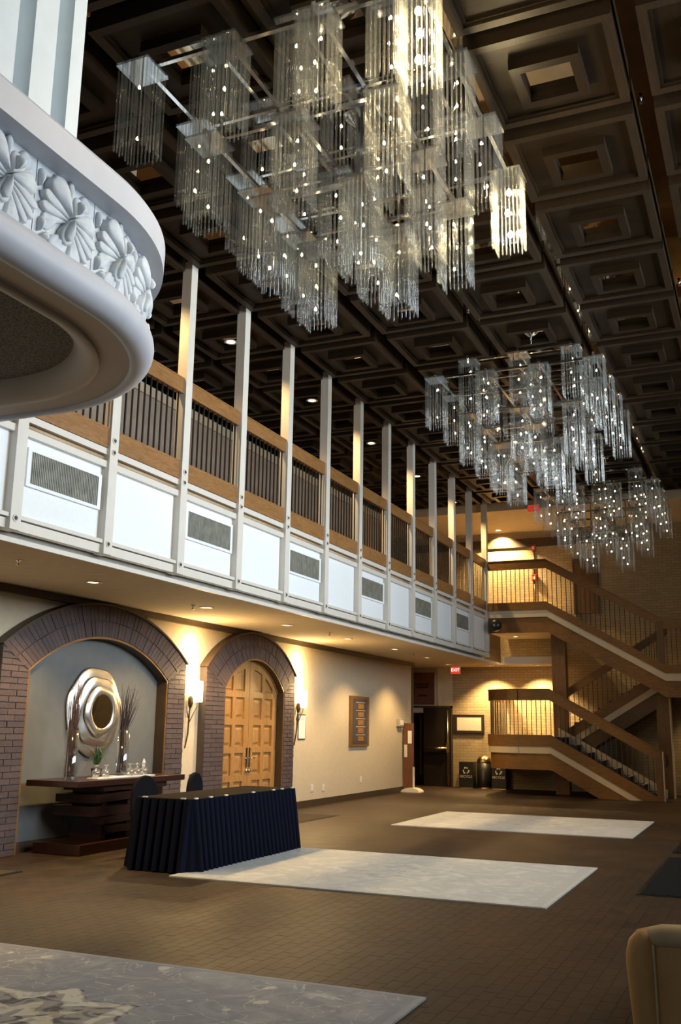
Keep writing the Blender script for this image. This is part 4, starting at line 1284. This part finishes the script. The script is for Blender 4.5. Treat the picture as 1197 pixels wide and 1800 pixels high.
# ---- round wavy mirror
mr = thing('wall_mirror', 'round silver mirror with three wavy overlapping rings', 'mirror', (WX-.05, 11.55, 1.76))
XM = WX-.03
def ring(r0, r1, x0, wav, ph_, nlob, name):
    m_ = MB(); S = 120; T = 10
    for i in range(S):
        a = 2*math.pi*i/S
        for j in range(T+1):
            t = j/T
            rr_ = r0+(r1*(1+wav*.5*math.sin(nlob*a+ph_))-r0)*t
            x = x0+.010*math.sin(nlob*a+ph_+1.0)*t*wav*12+.022*math.sin(math.pi*t)+.03*(1-t)
            m_.v.append((x, 11.55+rr_*math.cos(a), 1.76+rr_*math.sin(a)))
    for i in range(S):
        k = (i+1) % S
        for j in range(T):
            m_.f.append((i*(T+1)+j, k*(T+1)+j, k*(T+1)+j+1, i*(T+1)+j+1))
    o_ = m_.build(name, M['silver_leaf'], mr, True)
    so = o_.modifiers.new('thick', 'SOLIDIFY'); so.thickness = .006
    return o_
ring(.40, .62, XM+.01, .045, .4, 7, 'outer_ring')
ring(.30, .49, XM+.065, .07, 2.1, 6, 'middle_ring')
ring(.235, .355, XM+.12, .07, 4.0, 5, 'inner_ring')
MB().lathe([(.0001, .0), (.25, .0), (.25, .012), (.0001, .012)], (XM+.135, 11.55, 1.76), 40, 'X').build('mirror_glass', M['mirror'], mr)
MB().cyl((XM-.015, 11.55, 1.76), .22, .15, 24, 'X').build('back_mount', M['black_metal'], mr)

# ================================================================== ITEMS ON THE LEFT WALL
def wall_item(name, label, cat, y, z, group=None):
    return thing(name, label, cat, (WX, y, z), group)
ct = wall_item('framed_notice', 'narrow white notice in a thin frame right of the sconce', 'notice', 18.3, 1.6)
MB().box(WX, WX+.012, 18.12, 18.46, 1.33, 1.83).build('frame', M['bronze_metal'], ct)
MB().box(WX+.012, WX+.015, 18.14, 18.44, 1.35, 1.81).build('sheet', M['paper'], ct)
for i, z in enumerate((1.745, 1.725)):
    MB().box(WX+.015, WX+.0155, 18.22+.02*i, 18.36-.02*i, z, z+.008).build('printed_line', M['grey_plastic'], ct)
pq = wall_item('display_plaque', 'tall framed slate plaque with a column of five gold tiles', 'plaque', 21.3, 1.73)
MB().box(WX, WX+.05, 20.76, 21.88, 1.16, 2.29).build('frame', M['oak_z'], pq)
MB().box(WX+.05, WX+.056, 20.88, 21.76, 1.22, 2.23).build('slate_board', M['plaque_blue'], pq)
for i in range(5):
    z = 2.06-i*.182
    MB().box(WX+.056, WX+.066, 21.16, 21.50, z-.055, z+.055).build('gold_tile', M['plaque_gold'], pq)
    MB().box(WX+.056, WX+.058, 21.06, 21.60, z+.078, z+.100).build('engraved_line', M['grey_plastic'], pq)
for y, z, lb in ((14.14, .72, 'small chrome wall plate left of the oak door'), (17.78, .74, 'small chrome wall plate right of the oak door')):
    t = wall_item('wall_button', lb, 'button', y, z, 'door buttons')
    MB().box(WX, WX+.02, y-.05, y+.05, z-.09, z+.09).build('plate', M['chrome'], t, bevel=.006)
    MB().cyl((WX+.02, y, z), .03, .012, 14, 'X').build('push_disc', M['white_plastic'], t)
for y, z, lb in ((18.85, .36, 'leftmost white socket plate low on the cream wall'), (19.42, .34, 'middle white socket plate low on the cream wall'), (21.5, .42, 'rightmost white socket plate below the plaque')):
    t = wall_item('socket_plate', lb, 'socket', y, z, 'socket plates on the cream wall')
    MB().box(WX, WX+.010, y-.05, y+.05, z-.07, z+.07).build('plate', M['white_plastic'], t)
    for dz in (-.03, .03):
        MB().box(WX+.010, WX+.014, y-.025, y+.025, z+dz-.016, z+dz+.016).build('outlet', M['clip_white'], t)
th = wall_item('thermostat_box', 'small grey guarded thermostat on the wall above the sign stand', 'thermostat', 24.02, 1.72)
MB().box(WX, WX+.09, 23.88, 24.2, 1.62, 1.82).build('guard', M['grey_plastic'], th, bevel=.01)
MB().box(WX+.09, WX+.10, 23.92, 24.16, 1.66, 1.78).build('dial_plate', M['white_plastic'], th)
# sign stand
sg = thing('sign_stand', 'tall red brown wooden sign stand on a curved cream base', 'sign', (-1.93, 24.32, 0))
MB().box(-2.06, -1.80, 24.28, 24.37, .06, 1.71).build('board', M['kiosk_wood'], sg, bevel=.004)
MB().box(-1.93, -1.83, 24.270, 24.28, 1.20, 1.52).build('white_sheet', M['paper'], sg)
MB().box(-2.03, -1.95, 24.270, 24.28, .86, 1.17).build('beige_sheet', M['paper_print'], sg)
MB().box(-1.80, -1.785, 24.27, 24.38, .06, .62).build('edge_strip', M['white_base'], sg)
cv = [(-1.86+.28*math.cos(a)-.06, .20*math.sin(a)*.7) for a in [math.pi*i/14 for i in range(15)]]
MB().prism([(-2.08, .001), (-1.58, .001)]+[(-1.83+.25*math.cos(math.pi*i/14), .001+.11*math.sin(math.pi*i/14)) for i in range(1, 14)], 'Y', 24.14, 24.50).build('curved_base', M['white_base'], sg)

# ================================================================== FAR WALL ITEMS
d2 = sroot('door_2', ((DX0+DX1)/2, YB, 0))
MB().box(DX0, DX0+.05, YB-.03, YB+.1, 0, DZ).box(DX1-.05, DX1, YB-.03, YB+.1, 0, DZ).box(DX0, DX1, YB-.03, YB+.1, DZ-.06, DZ).build('door_frame', M['trim_dark'], d2)
lf = MB().box(-2.48, -1.69, YB-.02, YB+.03, .01, DZ-.07).build('door_leaf', M['door_dark'], d2)
MB().tube([(-2.44, YB-.08, 1.04), (-1.78, YB-.08, 1.04)], .035, 10).build('push_bar', M['brass'], lf, True)
MB().box(-1.80, -1.72, YB-.10, YB-.02, .92, 1.20).build('latch_case', M['brass'], lf, bevel=.01)
MB().tube([(-1.76, YB-.045, .04), (-1.76, YB-.045, 2.10)], .014, 8).build('vertical_rod', M['brass'], lf, True)
ol = MB().box(-3.22, -3.17, YB+.05, YB+.85, .01, DZ-.07).build('open_leaf', M['door_dark'], d2)
MB().box(-2.62, -2.56, YB+.02, YB+.10, .3, 2.05).build('lit_edge', M['brass'], d2)
MB().box(-3.2, -2.50, YB-.02, YB+.04, 2.02, DZ-.06).build('closer_panel', M['plaster_beige'], d2)
ws = thing('wall_sign', 'dark square lettered sign high beside the exit door', 'sign', (-2.48, YB, 2.7))
MB().box(-2.82, -2.15, YB-.04, YB, 2.25, 3.16).build('sign_board', M['kiosk_wood'], ws)
MB().box(-2.88, -2.09, YB-.02, YB, 2.20, 3.22).build('frame', M['plaster_beige'], ws)
for i, z in enumerate((2.80, 2.72, 2.48)):
    MB().box(-2.72+.04*i, -2.30-.03*i, YB-.043, YB-.04, z, z+.05).build('lettering_bar', M['door_dark'], ws)
fr = thing('framed_picture', 'white print in a wide black frame on the tan brick wall', 'picture', (-1.15, YB, 1.72))
MB().box(-1.60, -.70, YB-.05, YB, 1.46, 1.98).build('frame', M['door_dark'], fr, bevel=.01)
MB().box(-1.48, -.78, YB-.055, YB-.05, 1.54, 1.90).build('print', M['paper_print'], fr)
ex = thing('exit_sign', 'red exit sign hanging from the soffit near the far door', 'exit sign', (-1.28, 26.4, 3.2))
MB().box(-1.42, -1.14, 26.38, 26.42, 3.07, 3.29).build('housing', M['white_plastic'], ex)
MB().box(-1.41, -1.15, 26.372, 26.38, 3.08, 3.27).build('red_face', M['exit_red'], ex)
text('EXIT', .12, M['exit_letter'], ex, (-1.28, 26.368, 3.175), (math.pi/2, 0, 0))
ex2 = thing('exit_sign', 'red exit sign high on the beige lowered ceiling behind the chandelier', 'exit sign', (1.26, 25.3, 7.4))
MB().box(1.10, 1.42, 25.27, 25.32, 7.25, 7.45).build('housing', M['white_plastic'], ex2)
MB().box(1.11, 1.41, 25.262, 25.27, 7.26, 7.44).build('red_face', M['exit_dim'], ex2)
text('EXIT', .11, M['white_ink'], ex2, (1.26, 25.258, 7.35), (math.pi/2, 0, 0))
def recycle_bin(x0, x1, label, y0=26.78, z1=.70, logo=True):
    b = thing('recycling_bin', label, 'bin', ((x0+x1)/2, (y0+YB)/2, 0), 'bins along the far wall')
    MB().box(x0, x1, y0, YB-.06, .02, z1).build('body', M['bin_black'], b, bevel=.01)
    MB().box(x0+.02, x1-.02, y0+.02, YB-.08, 0, .02).build('base', M['brass'], b)
    if logo:
        cx_ = (x0+x1)/2; cz = z1-.23
        for k in range(3):
            a0 = math.radians(90+120*k)
            def P(r_, a):
                return (cx_+r_*math.cos(a), cz+r_*math.sin(a))
            A = math.radians(-42); Bq = math.radians(22)
            poly = [P(.062, a0+A), P(.095, a0+A), P(.092, a0), P(.093, a0+Bq), P(.115, a0+Bq), P(.078, a0+Bq+.42), P(.045, a0+Bq), P(.062, a0+Bq), P(.064, a0)]
            MB().prism(poly, 'Y', y0-.003, y0).build('recycle_arrow', M['white_ink'], b)
        text('RECYCLE', .085, M['white_ink'], b, (cx_, y0-.001, cz-.16), (math.pi/2, 0, 0))
    return b
recycle_bin(-1.33, -.93, 'black recycling bin nearest the exit door')
recycle_bin(-.42, -.02, 'black recycling bin beside the stair landing')
gbn = thing('waste_bin', 'round black waste bin with a shiny gold dome lid', 'bin', (-.66, 26.95, 0), 'bins along the far wall')
MB().lathe([(.0001, .0), (.19, .0), (.20, .02), (.205, .70), (.0001, .70)], (0, 0, 0), 24).build('body', M['bin_black'], gbn, True, world=False)
MB().lathe([(.21, .70), (.21, .73), (.19, .80), (.12, .87), (.0001, .90)], (0, 0, 0), 24).build('dome_lid', M['brass'], gbn, True, world=False)
MB().lathe([(.20, .0), (.215, .0), (.215, .03), (.20, .03)], (0, 0, 0), 24).build('base_ring', M['brass'], gbn, True, world=False)
for z, lb in ((6.64, 'upper red fire alarm strobe on the brick wall'), (5.78, 'lower red fire alarm strobe on the brick wall')):
    f = thing('alarm_strobe', lb, 'alarm', (.82, YB, z), 'fire alarm strobes')
    MB().box(.75, .89, YB-.07, YB, z-.09, z+.09).build('housing', M['red_plastic'], f, bevel=.01)
    MB().box(.785, .855, YB-.085, YB-.07, z-.05, z+.03).build('strobe_lens', M['white_plastic'], f)
cdt = thing('conduit', 'thin dark conduit running down the brick wall between the alarms', 'conduit', (.82, YB-.02, 4.75))
MB().tube([(.82, YB-.015, 6.54), (.82, YB-.015, 5.88)], .014, 8).build('upper_run', M['bronze_metal'], cdt, True)
MB().tube([(.82, YB-.015, 5.68), (.82, YB-.015, 4.75)], .014, 8).build('lower_run', M['bronze_metal'], cdt, True)
up_door = thing('service_panel', 'dark tall panel on the upper brick wall behind the railing', 'panel', (2.1, YB, 4.7))
MB().box(1.95, 2.55, YB-.05, YB, 4.72, 6.2).build('panel_face', M['dark_oak_z'], up_door)
MB().box(1.90, 1.95, YB-.06, YB, 4.72, 6.25).box(2.55, 2.60, YB-.06, YB, 4.72, 6.25).box(1.95, 2.55, YB-.06, YB, 6.2, 6.25).build('panel_frame', M['trim_dark'], up_door)
sp = thing('loudspeaker', 'round black loudspeaker at the corner of the balcony end', 'speaker', (.24, 25.0, 4.22))
MB().lathe([(.0001, -.13), (.10, -.12), (.155, -.06), (.165, .0), (.155, .05), (.10, .09), (.0001, .10)], (.24, 24.98, 4.23), 24, 'Y').build('cabinet', M['speaker'], sp, True)
MB().lathe([(.0001, -.138), (.03, -.13), (.03, -.12)], (.24, 24.98, 4.23), 16, 'Y').build('tweeter_dome', M['chrome'], sp, True)
MB().box(.22, .26, 25.02, 25.14, 4.20, 4.26).build('bracket', M['speaker'], sp)

# ---- ceiling sprinklers and soffit sprinklers
def sprinkler(x, y, z, label):
    s = thing('sprinkler', label, 'sprinkler', (x, y, z), 'sprinkler heads')
    MB().lathe([(.0001, .0), (.03, .0), (.03, -.01), (.012, -.02), (.012, -.05), (.0001, -.05)], (0, 0, 0), 12).build('fitting', M['chrome'], s, True, world=False)
    MB().lathe([(.0001, -.056), (.022, -.053), (.022, -.058), (.0001, -.06)], (0, 0, 0), 12).build('deflector', M['brass'], s, True, world=False)
spk = [(-.62, 8.1, SOF, 'small sprinkler in the soffit at the left edge'), (-.98, 12.2, SOF, 'small sprinkler in the soffit above the sconce between arches'), (-.75, 16.6, SOF, 'small sprinkler in the soffit above the oak door'), (-.95, 21.9, SOF, 'small sprinkler in the soffit near the sign stand'), (4.43, 10.2, ZM, 'small sprinkler in the mirrored ceiling strip right of the nearest chandelier'), (5.93, 9.0, ZM, 'small sprinkler in the mirrored ceiling strip at upper right'), (5.93, 13.4, ZM, 'small sprinkler in the mirrored ceiling strip at the right edge'), (2.95, 13.2, ZM, 'small sprinkler in the mirrored ceiling strip before the middle chandelier')]
for s in spk:
    sprinkler(*s)

# ================================================================== ARMCHAIRS
def armchair(x, y, label, rz=0):
    c = thing('armchair', label, 'armchair', (x, y, 0), 'tan leather armchairs')
    c.rotation_euler = (0, 0, rz)
    # the chair faces +Y in its own frame, its back is turned to -Y
    def bk(u, v):
        # back shell: u across, v upwards
        xx = -.36+.72*u
        zz = .16+.64*v
        return (xx*(1-.08*(1-v)), -.33-.06*v+.05*(abs(u-.5)*2)**4, zz+.0)
    w2 = .36
    pf = []
    MB().box(-.30, .30, -.38, -.30, .18, .775).build('back_panel', M['leather'], c, world=False, bevel=.02)
    for sx in (-1, 1):
        MB().tube([(sx*.30, -.33, .16), (sx*.315, -.345, .45), (sx*.328, -.36, .68), (sx*.328, -.36, .72), (sx*.322, -.359, .75), (sx*.308, -.357, .772), (sx*.285, -.355, .785)], [.060, .062, .064, .063, .060, .052, .042], 18).build('side_roll', M['leather'], c, True, world=False)
        MB().box(sx*.34-.05, sx*.34+.05, -.30, .32, .16, .58).build('arm', M['leather'], c, world=False, bevel=.035)
        MB().tube([(sx*.262, -.392, .18), (sx*.268, -.396, .45), (sx*.272, -.40, .765)], .006, 6).build('piping', M['leather_pipe'], c, True, world=False)
    MB().tube([(-.315, -.352, .765), (-.29, -.354, .782), (-.24, -.356, .795), (-.1, -.359, .804), (0, -.36, .805), (.1, -.359, .804), (.24, -.356, .795), (.29, -.354, .782), (.315, -.352, .765)], [.038, .042, .045, .046, .046, .046, .045, .042, .038], 16).build('top_roll', M['leather_pipe'], c, True, world=False)
    MB().box(-.29, .29, -.28, .34, .30, .44).build('seat_cushion', M['leather'], c, world=False, bevel=.04)
    MB().box(-.33, .33, -.36, .32, .14, .31).build('base', M['leather'], c, world=False, bevel=.02)
    for sx in (-1, 1):
        for sy in (-1, 1):
            MB().cyl((sx*.29, sy*.28, 0), .022, .15, 10).build('leg', M['mahogany'], c, world=False)
    return c
armchair(6.49, 4.70, 'tan leather armchair with its back to us at the lower right corner', -.12)
armchair(6.60, 6.45, 'tan leather armchair mostly cut off at the right edge', .0)
